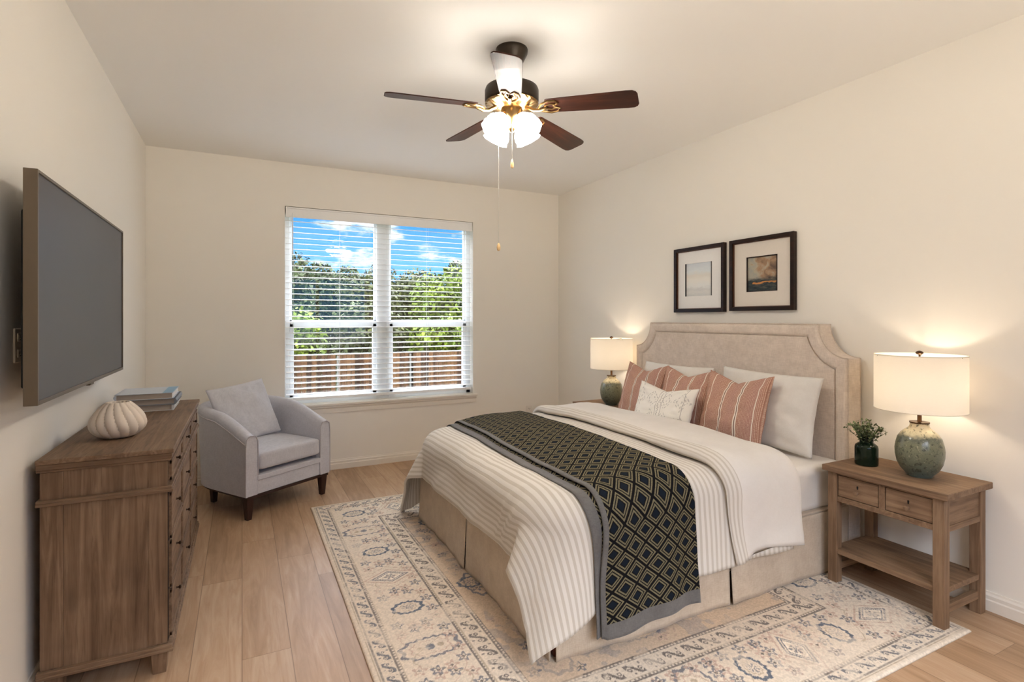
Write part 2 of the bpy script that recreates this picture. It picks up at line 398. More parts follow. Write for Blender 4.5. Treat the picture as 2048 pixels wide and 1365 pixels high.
fine = vnoise(150,4)
D = np.minimum(np.minimum(U, W_-U), np.minimum(V, L_-V))      # distance from the edge
cream = np.array([220,209,194.]); grey = np.array([128,126,130.]); blue = np.array([100,106,118.]); rose = np.array([190,164,150.]); tan_ = np.array([172,156,136.]); ink = np.array([112,104,100.])
img = np.ones((ny,nx,3))*cream
img = img*(1-.35*vnoise(2.2,9)[...,None]*np.array([.1,.18,.25]))
field = D > .515
img[field] = img[field]*np.array([.95,.91,.87])
def blend(mask, c, a=1.0):
    mm = (np.clip(mask,0,1)*a*(.45+.75*(wear > .42))*(.6+.5*fine))[...,None]; mm = np.clip(mm,0,1)
    img[:] = img*(1-mm)+c*mm
def band(lo, hi): return ((D > lo) & (D < hi)).astype(float)
blend(band(.018,.024), tan_, .8); blend(band(.030,.036), ink, .55); blend(band(.098,.104), ink, .75); blend(band(.112,.117), tan_, .6)
blend(band(.392,.400), ink, .8); blend(band(.408,.413), tan_, .7); blend(band(.498,.504), ink, .7); blend(band(.515,.52), ink, .8)
# position along the edge nearest to each point
vert = np.minimum(U, W_-U) < np.minimum(V, L_-V); T = np.where(vert, V, U)
def scroll(lo, hi, per, c, ph=0, wd=.0065):
    mid = (lo+hi)/2; am = (hi-lo)*.30
    y1 = mid+am*np.sin(2*PI*(T/per+ph)); m1 = (np.abs(D-y1) < wd*(.5+1.1*np.abs(np.cos(2*PI*(T/per+ph))))).astype(float)*((((T/per+ph) % 1) > .08)&(((T/per+ph) % 1) < .86))
    t2 = ((T/per+ph)*2) % 1-.5; m2 = (np.hypot(t2*per*.5, D-mid) < am*.45).astype(float)-(np.hypot(t2*per*.5, D-mid) < am*.2)
    y3 = mid+am*1.1*np.sign(np.sin(2*PI*(T/per+ph)+1.2)); m3 = ((np.abs(D-y3) < wd*.7) & (np.abs(t2) < .28)).astype(float)
    bb = band(lo, hi); blend(m1*bb, c, .9); blend(np.clip(m2,0,1)*bb, c*.95, .8); blend(m3*bb, c*1.05, .8)
scroll(.040,.096,.085, grey*.9); scroll(.418,.494,.10, ink*1.05, .3, .008)
tick = ((T*55) % 1 < .5).astype(float); blend(band(.104,.112)*tick, ink, .6); blend(band(.400,.408)*tick, ink, .7); blend(band(.506,.513)*tick, ink, .6)
def motif(cx, cy, kind, rot):
    x = U-cx; y = V-cy
    if rot: x, y = y, x
    sel = (np.abs(x) < .2) & (np.abs(y) < .2)
    if not sel.any(): return
    a = np.arctan2(y, x)
    if kind == 0:      # lozenge with nested outlines
        q = np.abs(x)/.14+np.abs(y)/.085
        for lo, hi, c_, s_ in ((.9,1.02,rose,.8),(.62,.72,grey,1),(.48,.54,blue,1),(.36,.46,cream*1.06,1)): blend(((q > lo)&(q < hi)&sel).astype(float), c_, s_)
        blend(((np.hypot(x,y) < .028)&(np.cos(a*6) > 0)&sel).astype(float), grey, .9)
        q2 = np.abs(x)/.19+np.abs(y)/.125; blend(((q2 > .93)&(q2 < 1)&(np.sin(x*160) > -.2)&sel).astype(float), rose*.95, .6)
    elif kind == 1:    # toothed rosette
        r = np.hypot(x/.075, y/.055)*(1+.07*np.cos(a*12))
        blend(((r > .78)&(r < 1.02)&sel).astype(float), blue, 1); blend(((r > .5)&(r < .58)&sel).astype(float), tan_, .8)
        blend(((r < .4)&(np.cos(a*8) > 0)&sel).astype(float), grey, .8)
    elif kind == 2:    # long cartouche
        r = (np.abs(x/.125)**2.6+np.abs(y/.07)**2.6)**.38*(1+.06*np.cos(a*14))
        blend(((r > .86)&(r < 1.02)&sel).astype(float), grey, 1); blend(((r > .62)&(r < .68)&sel).astype(float), rose, .8)
        blend((np.hypot(np.abs(x)-.045, y) < .014)&sel, tan_, .8); blend((np.hypot(x, y) < .02)&sel, blue, .7)
    else:              # small flower
        r = np.hypot(x, y); rr_ = .024*(1+.35*np.cos(a*5)); blend(((r < rr_)&(r > rr_*.55)&sel).astype(float), rose if kind == 3 else grey, .95)
        blend(((r < .007)&sel).astype(float), ink, .9)
def border_line(n, fixed, lo, hi, rot):
    for i in range(n):
        t = lo+(hi-lo)*(i+.5)/n; k = (0,1,2,1)[i % 4]
        cx, cy = (fixed, t) if rot == 0 else (t, fixed)
        motif(cx, cy, k, False if rot == 0 else True)
        for s_ in (-1, 1):
            for q, (o1, o2) in enumerate(((.105,.05),(.10,.12),(.04,.15),(-.02,.155),(-.085,.13))):
                kk = 3+(q+i) % 2
                if rot == 0: motif(cx+o1, cy+s_*o2, kk, False)
                else: motif(cx+s_*o2, cy+o1, kk, False)
border_line(8, .255, .1, L_-.1, 0); border_line(8, W_-.255, .1, L_-.1, 0)
border_line(6, .255, .42, W_-.42, 1); border_line(6, L_-.255, .42, W_-.42, 1)
# trailing vines in the wide border
vy = .255+.09*np.sin(2*PI*T/.34+1); blend(((np.abs(D-vy) < .003)&(D > .13)&(D < .385)).astype(float), tan_*1.05, .7)
vy = .255-.10*np.sin(2*PI*T/.46); blend(((np.abs(D-vy) < .0028)&(D > .13)&(D < .385)).astype(float), rose, .6)
for i in range(84):
    cx = .58+rs.rand()*(W_-1.16); cy = .58+rs.rand()*(L_-1.16); motif(cx, cy, (1,0,3,4,2)[i % 5], i % 2 == 0)
for i in range(160):
    cx = .56+rs.rand()*(W_-1.12); cy = .56+rs.rand()*(L_-1.12); motif(cx, cy, 3+i % 2, False)
hz = vnoise(3.5,12)*vnoise(30,13); blend(((hz > .42)&field).astype(float), grey*1.1, .35)
img *= (.93+.14*vnoise(200,8))[...,None]
img = np.clip(img, 0, 255)/255
lin_img = np.where(img <= .04045, img/12.92, ((img+.055)/1.055)**2.4)
idx = np.arange(nx*ny).reshape(ny,nx)
faces = np.stack([idx[:-1,:-1], idx[:-1,1:], idx[1:,1:], idx[1:,:-1]], -1).reshape(-1,4)
zz_ = .0105+.0006*vnoise(190,5)-.005*np.clip(1-D/.006,0,1)
verts = np.stack([U, V, zz_], -1).reshape(-1,3)
# rim down to the floor
ring = np.concatenate([idx[0,:-1], idx[:-1,-1], idx[-1,:0:-1], idx[:0:-1,0]])
low = verts[ring].copy(); low[:,2] = .0005; nb = len(verts); verts = np.vstack([verts, low]); k = len(ring)
rf = np.stack([ring, nb+np.arange(k), nb+(np.arange(k)+1) % k, np.roll(ring,-1)], -1); faces = np.vstack([faces, rf])
me = bpy.data.meshes.new('area_rug'); me.vertices.add(len(verts)); me.vertices.foreach_set('co', verts.astype(np.float32).ravel())
me.loops.add(faces.size); me.loops.foreach_set('vertex_index', faces.astype(np.int32).ravel()); me.polygons.add(len(faces))
me.polygons.foreach_set('loop_start', np.arange(0, faces.size, 4, dtype=np.int32)); me.update(calc_edges=True); me.validate()
ca = me.color_attributes.new('weave', 'FLOAT_COLOR', 'POINT')
cv = np.ones((len(verts),4), dtype=np.float32); cv[:nb,:3] = lin_img.reshape(-1,3); cv[nb:,:3] = (.45,.38,.3)
ca.data.foreach_set('color', cv.ravel())
m = M('rug_pile', .95, .05); m.color(m.attr('weave')); m.bump(m.noise(m.tc(), 420, 2), .4, .002)
rug = link('area_rug', me, m.mat, None, True, (RX0, RY0, 0))
tag(rug, 'large cream oriental rug with faded grey and rose motifs under the bed', 'rug')

# ------------------------------------------------------------------ dresser
DX0, DX1, DY0, DY1, DH = WL+.03, -.235, 2.43, 3.855, .87
dr = empty('dresser', 'long weathered brown wooden dresser with small knobs below the television', 'dresser', (DX0, DY0, 0))
w_, l_ = DX1-DX0, DY1-DY0
B().box(0, w_, 0, l_, DH-.018, DH).go('top', m_dy, dr, bevel=.004)
B().box(0, w_-.006, .006, l_-.006, DH-.038, DH-.018).box(0, w_-.012, .012, l_-.012, DH-.048, DH-.038).go('top_moulding', m_dx, dr, bevel=.003)
bi = .022
B().box(.01, w_-bi, bi, l_-bi, .10, DH-.048).go('carcass', m_dz, dr, bevel=.002)
for yy0 in (bi-.004, l_-bi):
    b = B().box(.01, .075, yy0, yy0+.004, .12, DH-.05).box(w_-bi-.06, w_-bi, yy0, yy0+.004, .12, DH-.05); b.go('corner_post', m_dz, dr)
for zz0, zz1, nm in ((.703,.728,'waist_moulding'),(.088,.118,'base_moulding')):
    B().box(.0, w_-.006, .006, l_-.006, zz0+.006, zz1-.004).box(.0, w_-.002, .002, l_-.002, zz0, zz0+.012).go(nm, m_dx, dr, bevel=.003)
for fx_ in (.02, w_-bi-.055):
    for fy_ in (bi, l_-bi-.055): B().frustum(fx_+.0275, fy_+.0275, 0, .088, .022, .0275).go('leg', m_dz, dr, bevel=.002)
xf = w_-bi
cw = (l_-2*bi-.03)/3
def drawer(y0, y1, z0_, z1_):
    d_ = B().box(xf, xf+.006, y0, y1, z0_, z1_).box(xf+.004, xf+.012, y0+.0, y0+.014, z0_, z1_).box(xf+.004, xf+.012, y1-.014, y1, z0_, z1_).box(xf+.004, xf+.012, y0, y1, z0_, z0_+.014).box(xf+.004, xf+.012, y0, y1, z1_-.014, z1_).go('drawer', m_dy, dr, bevel=.0015)
    kx, ky, kz = xf+.006, (y0+y1)/2, (z0_+z1_)/2
    B().lathe([(.005,0),(.0035,.004),(.0035,.008),(.008,.012),(.009,.015),(.006,.018),(.001,.019)], 16).xform(Matrix.Translation((kx,ky,kz))@Matrix.Rotation(PI/2,4,'Y')).go('knob', m_bronze, d_, smooth=True)
for c_ in range(3):
    y0 = bi+.015+c_*cw+.006; y1 = y0+cw-.012
    drawer(y0, y1, .738, .815)
    for r_ in range(3): drawer(y0, y1, .130+r_*.190, .130+r_*.190+.180)
B().box(xf-.001, xf+.0015, bi, l_-bi, .12, .70).go('drawer_gap_painted_shade', plain('painted_gap_shade', (44,30,22), .9), dr)  # dark sheet behind the drawers, shade of the gaps put into its colour

# ------------------------------------------------------------------ fluted vase
def spiral(r, z, a):
    t = (z/.15); k = abs(math.sin((a*15+t*7.5)/2))**.5
    return r*(.90+.12*k)
prof = [(.03,.0),(.045,.002)]
for i in range(23):
    t = i/22; z_ = .002+t*.146; r_ = .05+.055*math.sin(min(1,(t*1.0)**.82)*PI)**.9 if t < .999 else .046
    r_ = .052*(1-t)+.043*t+.052*math.sin(PI*t**.78)**.9; prof.append((r_, z_))
prof += [(.040,.147),(.036,.12),(.05,.08),(.04,.03),(.001,.02)]
m = M('matte_ceramic', .75, .2); m.color((226,214,200)); mc = m.mat
vs = B().lathe(prof, 168, lambda r, z, a: spiral(r, z, a) if r > .02 else r).go('fluted_vase', mc, smooth=True)
vs.location = (-.468, 2.775, DH); tag(vs, 'squat cream ceramic vase with spiral ribs on the dresser', 'vase')

# ------------------------------------------------------------------ books
m_page = M('book_pages', .8, .1); x, y, z = m_page.sep(m_page.tc()); m_page.color(m_page.mix((z*900).frac().smooth(.3,.7)*.35, (178,166,154), (140,128,118))); m_page = m_page.mat
m_page2 = M('book_fore_edge', .8, .1); x, y, z = m_page2.sep(m_page2.tc()); m_page2.color(m_page2.mix((z*900).frac().smooth(.3,.7)*.2, (228,226,222), (190,188,186))); m_page2 = m_page2.mat
def book(x0, x1, y0, y1, z0_, t, spine, cover, label, stripe=None):
    e = empty('book', label, 'book', ((x0+x1)/2, (y0+y1)/2, z0_), 0, 'stacked books on the dresser')
    hw, hd = (x1-x0)/2, (y1-y0)/2; s_ = spine
    cm = plain('book_cover', cover, .5)
    b = B().box(-hw, hw, -hd, hd, 0, .0025).box(-hw, hw, -hd, hd, t-.0025, t)
    pts = [(s_*(hw-.004)-0, 0)]; k = 8
    poly = [(s_*(hw-.006), 0)]+[(s_*(hw-.006+.010*math.sin(PI*i/k)), t*i/k) for i in range(1,k)]+[(s_*(hw-.006), t)]+[(s_*(hw-.009), t), (s_*(hw-.009), 0)]
    b.prism(poly, 1, -hd, hd)
    b.go('cover', cm, e, smooth=False)
    a0, a1 = (-hw+.006, hw-.008) if s_ > 0 else (-hw+.008, hw-.006)
    o = B().box(a0, a1, -hd+.005, hd-.005, .0025, t-.0025).go('page_block', [m_page, m_page2], e)
    for p in o.data.polygons:
        if abs(p.normal.x) > .5: p.material_index = 1
    if stripe:
        B().box(hw*.62, hw-.004, -hd+.004, hd-.02, t, t+.0006).go('cover_picture', plain('cover_blue', stripe, .4), e)
    return e
book(-.585, -.335, 3.455, 3.75, DH, .034, 1, (205,207,205), 'pale grey book lying at the bottom of the stack on the dresser')
book(-.59, -.323, 3.45, 3.755, DH+.034, .032, 1, (128,134,142), 'slate grey book in the middle of the stack on the dresser')
book(-.598, -.335, 3.44, 3.745, DH+.066, .032, -1, (196,203,212), 'pale book with a blue picture strip topmost of the dresser stack', (120,165,196))

# ------------------------------------------------------------------ television
tv = empty('television', 'large flat television with slim taupe frame mounted on the left wall', 'television', (-.60, 2.14, 1.10))
TL, TH_ = 1.335, .735
m_tvf = plain('taupe_metal', (104,92,78), .4, .4, .3)
B().box(0, .036, 0, .012, 0, TH_).box(0, .036, TL-.010, TL, 0, TH_).box(0, .036, .012, TL-.010, TH_-.010, TH_).box(0, .036, .012, TL-.010, 0, .014).go('frame', m_tvf, tv, bevel=.0015)
m = M('screen_glass', .42, .5); m.color((70,66,66)); m_scr = m.mat
B().box(.004, .031, .012, TL-.010, .014, TH_-.010).go('screen', m_scr, tv)
B().box(-.02, 0, .05, TL-.05, .05, TH_-.12).go('back_cover', plain('black_plastic', (28,27,27), .5), tv, bevel=.006)
B().box(-.08, -.02, TL/2-.2, TL/2+.2, .25, .5).go('wall_mount', plain('black_steel', (22,22,22), .5), tv)
B().box(.012, .030, TL*.53-.03, TL*.53+.03, -.012, 0).go('sensor', m_tvf, tv, bevel=.004)

# ------------------------------------------------------------------ bed
XF, XH, Y0, Y1 = 1.09, 3.0, 1.81, 3.53
HX0, HX1, HY0, HY1, HZ, HS = 3.0, 3.115, 1.81, 3.585, 1.337, 1.147
bed = empty('bed', 'upholstered oatmeal bed with scooped corner headboard and pleated linen skirt', 'bed', (2.05, 2.67, 0))
BO = Vector(bed.location)
def bp(o): o.location = Vector(o.location)-BO; return o
# headboard: raised border in five mitred patches around a flat panel
def arc(c, a, b, t0, t1, n, sgn):
    return [(c[0]+sgn*a*math.cos(t0+(t1-t0)*i/n), c[1]-b*math.sin(t0+(t1-t0)*i/n)) for i in range(n+1)]
ia, ib = .25, .268; ti = .075
t_top = math.asin(ti/ib); t_side = math.acos(ti/ia)
cR, cL = (HY0, HZ), (HY1, HZ); N = 16
outR = arc(cR, .17, HZ-HS, 0, PI/2, N, 1); inR = arc(cR, ia, ib, t_top, t_side, N, 1)      # from top towards side
outL = arc(cL, .17, HZ-HS, 0, PI/2, N, -1); inL = arc(cL, ia, ib, t_top, t_side, N, -1)
def line(p, q, n): return [(p[0]+(q[0]-p[0])*i/n, p[1]+(q[1]-p[1])*i/n) for i in range(n+1)]
zb = .10
segs = [(line((HY0,zb), outR[-1], 20), line((HY0+ti,zb), inR[-1], 20)), (outR[::-1], inR[::-1]), (line(outR[0], outL[0], 30), line(inR[0], inL[0], 30)), (outL, inL), (line(outL[-1], (HY1,zb), 20), line(inL[-1], (HY1-ti,zb), 20))]
v = []; f = []
K = 9
for so, si in segs:
    n0 = len(v); n = len(so)
    for i in range(n):
        te = i/(n-1); ed = min(te, 1-te)*(n-1); fe = min(1, ed/1.2)**.5 if len(so) > 1 else 1
        for k in range(K):
            s_ = k/(K-1); yy = so[i][0]+(si[i][0]-so[i][0])*s_; zz = so[i][1]+(si[i][1]-so[i][1])*s_
            puff = .016*(1-abs(2*s_-1)**4)*(.72+.28*fe)
            v.append((HX0-puff+(.006 if k == K-1 else 0)+(.004 if k == 0 else 0), yy, zz))
    for i in range(n-1):
        for k in range(K-1): q = n0+i*K+k; f.append((q, q+K, q+K+1, q+1))
hb = mesh('headboard', v, f, m_head, bed, True); bp(hb)
inner = [p for _, si in segs for p in si]; outer = [p for so, _ in segs for p in so]
b = B().prism(outer, 0, HX0+.004, HX1); bp(b.go('headboard_frame', m_head, bed, bevel=.006))
b = B().prism([(min(max(p[0],HY0+ti-.003),HY1-ti+.003), p[1]+.002) for p in inner], 0, HX0-.008, HX0+.02); bp(b.go('headboard_panel', m_head, bed, bevel=.006))
oo = [(HX0-.002,)+tuple(p) for p in outer]; 
m_pipe = fabric('piping_cord', (214,200,186), (184,168,154), 400)
bp(B().tube(oo, .0035, 6).go('piping', m_pipe, bed, smooth=True))
bp(B().tube([(HX1-.006,)+tuple(p) for p in outer], .003, 6).go('piping', m_pipe, bed, smooth=True))
bp(B().box(XF+.012, XH, Y0+.006, Y1-.006, .16, .345).go('box_spring', m_skirt, bed, bevel=.006))
for lx in (XF+.05, XH-.08):
    for ly in (Y0+.05, Y1-.05): bp(B().frustum(lx, ly, .012, .16, .022, .03).go('leg', plain('cherry_leg', (96,40,24), .35), bed, bevel=.003))
def skirt(p, q, nrm, seed, name='skirt_panel'):
    p = Vector((*p,0)); q = Vector((*q,0)); L = (q-p).length; n = int(L/.02); v = []; f = []; uv = []; kz = 14
    for j in range(kz+1):
        t = j/kz; z_ = .335-(.335-.014)*t
        for i in range(n+1):
            s_ = i/n*L
            end = min(s_, L-s_); 
            wv = (math.sin(s_*17+seed)*.5+math.sin(s_*31+seed*2.3)*.3)*.011*t**1.2 + .006*t + (0.006*math.sin(s_*9+seed)*t)
            c_ = p+(q-p)*(i/n)+Vector((*nrm,0))*wv
            # panels ease apart at the pleats towards the floor
            sh = (.006*t if i == n else (-.006*t if i == 0 else 0))
            c_ -= (q-p).normalized()*sh
            v.append((c_.x, c_.y, z_+.006*math.sin(s_*17+seed)*t)); uv.append((s_, z_))
    for j in range(kz):
        for i in range(n): a = j*(n+1)+i; f.append((a, a+1, a+n+2, a+n+1))
    o = mesh(name, v, f, m_skirt, bed, True, uv); o.modifiers.new('s', 'SOLIDIFY').thickness = .004; bp(o)
    return o
ym = 2.70; xm = 2.066
skirt((XF, Y1), (XF, ym+.003), (-1,0), 1); skirt((XF, ym-.003), (XF, Y0+.01), (-1,0), 2.4)
skirt((XF+.012, Y0), (xm-.004, Y0), (0,-1), 4); skirt((xm+.004, Y0), (XH-.005, Y0), (0,-1), .6)
skirt((XF+.012, Y1), (xm-.004, Y1), (0,1), 4); skirt((xm+.004, Y1), (XH-.005, Y1), (0,1), 5.6)
mt = B().box(XF+.03-2.05, XH-.002-2.05, Y0+.02-2.67, Y1-.02-2.67, .0, .245)
mto = mt.go('mattress', m_sheet, None, bevel=.042, seg=6); mto.location = (2.05, 2.67, .335)
tag(mto, 'thick mattress in a smooth white fitted sheet on the bed', 'mattress')

# drape: cloth coordinate (a along x, b along y) -> point lying on / hanging off the bed
Rc, rr0 = .22, .10
QX, QY0, QY1 = 1.07, 1.785, 3.555
def fbm(x, y, s): return mnoise.noise(Vector((x*s, y*s, s*.37)))
def drape(a, b, h=0, fx=.10, fy=.05, crown=1.0):
    qx = max(a, QX+Rc); qy = min(max(b, QY0+Rc), QY1-Rc)
    vx, vy = a-qx, b-qy; L = math.hypot(vx, vy)
    tx = min(max((qx-QX)/.55, 0), 1); tx = tx*tx*(3-2*tx)
    yc = (b-(QY0+QY1)/2)/((QY1-QY0)/2)
    zt = .592+.05*tx+.028*(1-min(1,abs(yc))**2.2)*tx
    zt += .006*fbm(a, b, 3.2)+.003*fbm(a, b, 8)
    if L < 1e-9: return Vector((a, b, zt+h))
    nx_, ny_ = vx/L, vy/L; s_ = L-(Rc-rr0)
    if s_ <= 0: return Vector((a, b, zt+h))
    th = math.atan2(abs(vy), abs(vx)) if abs(vx) > 1e-9 else PI/2      # 0 foot, pi/2 side
    fl = fx*math.cos(th)**2+fy*math.sin(th)**2
    corner = math.sin(min(1, max(0, th)/(PI/2))*PI) if abs(vx) > 1e-9 and abs(vy) > 1e-9 else 0
    if s_ < rr0*PI/2: ph = s_/rr0; ho, dp = rr0*math.sin(ph), rr0*(1-math.cos(ph)); e = 0
    else:
        e = s_-rr0*PI/2; ph = PI/2-fl; ho, dp = rr0+e*math.sin(fl), rr0+e*math.cos(fl)
    t = (b if abs(vx) > abs(vy) else a)
    wv = (.012*math.sin(t*13+1.0)+.006*math.sin(t*27+2))*min(1, e/.25)*(1-.6*corner)*(.5 if abs(vx) > abs(vy) else 1)
    # the corner falls as a flap that stands proud of the foot drape
    if vx < 0 and abs(vy) > 1e-9:
        f1 = min(1, th/.22); f1 = f1*f1*(3-2*f1)
        wv += .06*f1*min(1, e/.22)*math.cos(th)+.018*math.sin(th*6.5+.4)*min(1, e/.3)+(.09 if b < 2.6 else .03)*min(1, e/.45)*corner
    P_ = Vector((qx+nx_*(Rc-rr0+ho+wv), qy+ny_*(Rc-rr0+ho+wv), zt-dp))
    if corner:
        k_ = corner*min(1, e/.45) if s_ >= rr0*PI/2 else 0
        if b < 2.6: P_ += Vector((-.07, .10, .0))*k_
        else: P_ += Vector((-.10, .09, -.06))*k_
    Nn = Vector((nx_*math.sin(ph), ny_*math.sin(ph), math.cos(ph)))
    P_ += Nn*(h+.006*fbm(a, b, 5.2)+(.012*fbm(a*1.6, b*.7, 4)*min(1, max(0, s_)/.2)))
    P_.z = max(P_.z, .018+h)
    return P_
def sheet(name, a0, a1, b0, b1, mat, parent=None, h=0, thick=.01, step=.0165, uvo=(0,0), mi=None, hem=None, hf=None):
    na = int((a1-a0)/step)+1; nb_ = int((b1-b0)/step)+1; v = []; f = []; uv = []; mis = []
    for j in range(nb_+1):
        for i in range(na+1):
            a = a0+(a1-a0)*i/na; b = b0+(b1-b0)*j/nb_
            if hem: a, b2 = hem(a, b, i/na, j/nb_)
            else: b2 = b
            v.append(drape(a, b2, h+(hf(a, b2) if hf else 0))); uv.append((a0+(a1-a0)*i/na+uvo[0], b+uvo[1]))
    for j in range(nb_):
        for i in range(na):
            q = j*(na+1)+i; f.append((q, q+1, q+na+2, q+na+1))
            if mi: mis.append(mi(a0+(a1-a0)*(i+.5)/na, b0+(b1-b0)*(j+.5)/nb_))
    o = mesh(name, v, f, mat, parent, True, uv, mis if mi else None)
    md = o.modifiers.new('s', 'SOLIDIFY'); md.thickness = thick; md.offset = 1
    return o
duv = empty('duvet', 'white and beige pinstriped duvet folded back over the bed', 'duvet', (2.0, 2.67, .62))
def dp_(o, e): o.location = -Vector(e.location); return o
def bulge(a, b):
    g = .012*max(0, 1-((a-1.12)/.16)**2)*max(0, 1-((b-2.15)/.35)**2)
    for (p0, p1, p2, p3, hh, ww) in ((1.08,1.98,.90,2.14,.016,.018),(1.13,2.06,.88,2.22,.010,.014),(1.0,2.3,.84,2.5,.006,.03),(.95,2.9,.84,3.1,.007,.03)):
        dx_, dy_ = p2-p0, p3-p1; t = max(0, min(1, ((a-p0)*dx_+(b-p1)*dy_)/(dx_*dx_+dy_*dy_))); d2 = math.hypot(a-p0-t*dx_, b-p1-t*dy_)
        g += hh*math.exp(-(d2/ww)**2)*math.sin(min(1,t*1.3+.1)*PI*.55)
    return g
dp_(sheet('cover', QX-.228, 2.44, QY0-.375, QY1+.42, m_duvet, duv, .008, .014, hf=bulge), duv)
# turned-back edge: thick closed roll lying over the cover
sec = [(2.03,.020),(1.995,.022),(1.972,.034),(1.968,.052),(1.985,.068),(2.02,.076),(2.08,.074),(2.16,.066),(2.26,.060),(2.36,.056),(2.44,.052),(2.485,.040),(2.495,.022),(2.48,.008),(2.40,.010),(2.25,.024),(2.1,.024)]
# refine the section
def refine(s, n):
    out = []
    k = len(s)
    for i in range(k):
        p0, p1, p2, p3 = (Vector(s[(i+j-1) % k]) for j in range(4))
        for q in range(n):
            t = q/n; out.append(.5*((2*p1)+(-p0+p2)*t+(2*p0-5*p1+4*p2-p3)*t*t+(-p0+3*p1-3*p2+p3)*t**3))
    return out
sc_ = refine(sec, 3); b0, b1 = QY0-.36, QY1+.36; nb_ = 130; v = []; f = []; uv = []; mis = []
for j in range(nb_+1):
    b = b0+(b1-b0)*j/nb_; side = max(0, (QY0+.05-b))
    for i, p in enumerate(sc_):
        wob = .012*math.sin(b*5+1)+.008*math.sin(b*11)
        ax = p[0]+wob*(1 if p[0] < 2.2 else .3)+(side*.10 if p[0] < 2.2 else side*.04)
        hh = p[1]*(1+.10*math.sin(b*7+p[0]*9))*(1-.35*min(1, side/.3))
        if p[1] > .05: hh += .006*math.sin(b*9+p[0]*14)
        bb = b+(.03*math.sin((p[0]-1.97)/.5*PI)*min(1, side/.3))
        v.append(drape(ax, bb, hh+.006)); uv.append((p[0]+p[1], b))
k = len(sc_)
for j in range(nb_):
    for i in range(k):
        a = j*k+i; c2 = j*k+(i+1) % k; f.append((a, c2, c2+k, a+k)); mis.append(0 if (sc_[i][0] < 2.035 or sc_[i][1] < .03) else 1)
f.append(tuple(range(k))); mis.append(1); f.append(tuple(nb_*k+i for i in range(k))[::-1]); mis.append(1)
o = mesh('turned_back_edge', v, f, [m_duvet, m_sheet], duv, True, uv, mis); dp_(o, duv); o['label'] = 'plain white underside folded back'
bm = bmesh.new(); bm.from_mesh(o.data); bmesh.ops.recalc_face_normals(bm, faces=bm.faces); bm.to_mesh(o.data); bm.free()

run = empty('bed_runner', 'folded black and olive diamond woven throw laid across the foot of the bed', 'throw', (1.52, 2.67, .66))
RA0, RA1, RB0, RB1 = 1.25, 1.79, QY0-.475, QY1+.40
def lowhem(a, b, s_, t): 
    side = max(0, QY0+.1-b); return a+.02*math.sin(b*2.2)-.03*side*(1-s_), b
dp_(sheet('lower_layer', RA0, RA1, RB0, RB1, [m_run, m_runb], run, .030, .005, .012, mi=lambda a, b: 1 if (a < RA0+.045 or b < RB0+.04 or b > RB1-.04) else 0, hem=lowhem), run)
def uphem(a, b, s_, t):
    side = max(0, QY0+.1-b); return a+.02*math.sin(b*2.2)-.03*side*(1-s_)-.03*min(1, side/.35)*(1-s_), b
dp_(sheet('upper_layer', RA0+.062, RA1+.004, RB0+.0, RB1, [m_run, m_runb], run, .043, .006, .012, uvo=(.02,.03), mi=lambda a, b: 1 if (a < RA0+.062+.026 or b < RB0+.055 or b > RB1-.04) else 0, hem=uphem), run)

# ------------------------------------------------------------------ pillows
def pillow(name, label, group, w, h, t, mat, loc, lean, yaw=0, roll=0, chop=.0, pinch=.07, seed=0, sub=None):
    n = 34; v = []; f = []; uv = []
    for side in (1, -1):
        for j in range(n+1):
            for i in range(n+1):
                u_ = -1+2*i/n; v_ = -1+2*j/n; u_ = math.sin(u_*PI/2)*.35+u_*.65; v_ = math.sin(v_*PI/2)*.35+v_*.65
                x_ = w/2*u_*(1-pinch*(1-v_*v_)); y_ = h/2*v_*(1-pinch*(1-u_*u_))
                th = (max(0,1-abs(u_)**2.4)*max(0,1-abs(v_)**2.4))**.5
                ch = chop*(1-abs(u_))**1.3*((v_+1)/2)**3
                wr = .014*mnoise.noise(Vector((u_*2.2+seed, v_*2.2, side*3+seed)))+.008*mnoise.noise(Vector((u_*5+v_*2, v_*5+seed-u_*2, side)))
                z_ = side*(t/2*th*(1-.45*ch/max(chop,.01)*(chop > 0))+wr*min(1, th*2))
                v.append((x_, y_-ch, z_)); uv.append(((u_+1)/2, (v_+1)/2))
    N1 = (n+1)**2
    for s_ in (0, 1):
        for j in range(n):
            for i in range(n):
                q = s_*N1+j*(n+1)+i; F = (q, q+1, q+n+2, q+n+1); f.append(F if s_ == 0 else F[::-1])
    o = mesh(name, v, f, mat, None, True, uv)
    bm = bmesh.new(); bm.from_mesh(o.data); bmesh.ops.remove_doubles(bm, verts=bm.verts, dist=1e-5); bm.to_mesh(o.data); bm.free()
    R = Matrix.Rotation(yaw, 3, 'Z')@Matrix(((0, math.sin(lean), -math.cos(lean)), (-1, 0, 0), (0, math.cos(lean), math.sin(lean))))@Matrix.Rotation(roll, 3, 'Z')
    o.matrix_world = Matrix.Translation(loc)@R.to_4x4()
    tag(o, label, 'pillow', group); return o
ZM = .58
def pil(name, label, group, w, h, t, mat, xb, yc, lean, **k):
    return pillow(name, label, group, w, h, t, mat, (xb+math.sin(lean)*h/2, yc, ZM+math.cos(lean)*h/2+t*.12), lean, **k)
pil('bed_pillow', 'white bed pillow nearest the right nightstand, leaning on the headboard', 'white bed pillows', .70, .455, .15, m_pcase, 2.82, 2.245, .20, seed=1, pinch=.05, roll=-.02)
pil('bed_pillow', 'white bed pillow on the window side, mostly hidden behind terracotta pillows', 'white bed pillows', .70, .44, .15, m_pcase, 2.83, 3.03, .20, seed=5, pinch=.05)
pil('throw_pillow', 'striped terracotta square pillow nearest the right nightstand', 'striped terracotta pillows', .47, .455, .15, m_terra, 2.64, 2.335, .30, yaw=.02, chop=.055, seed=2)
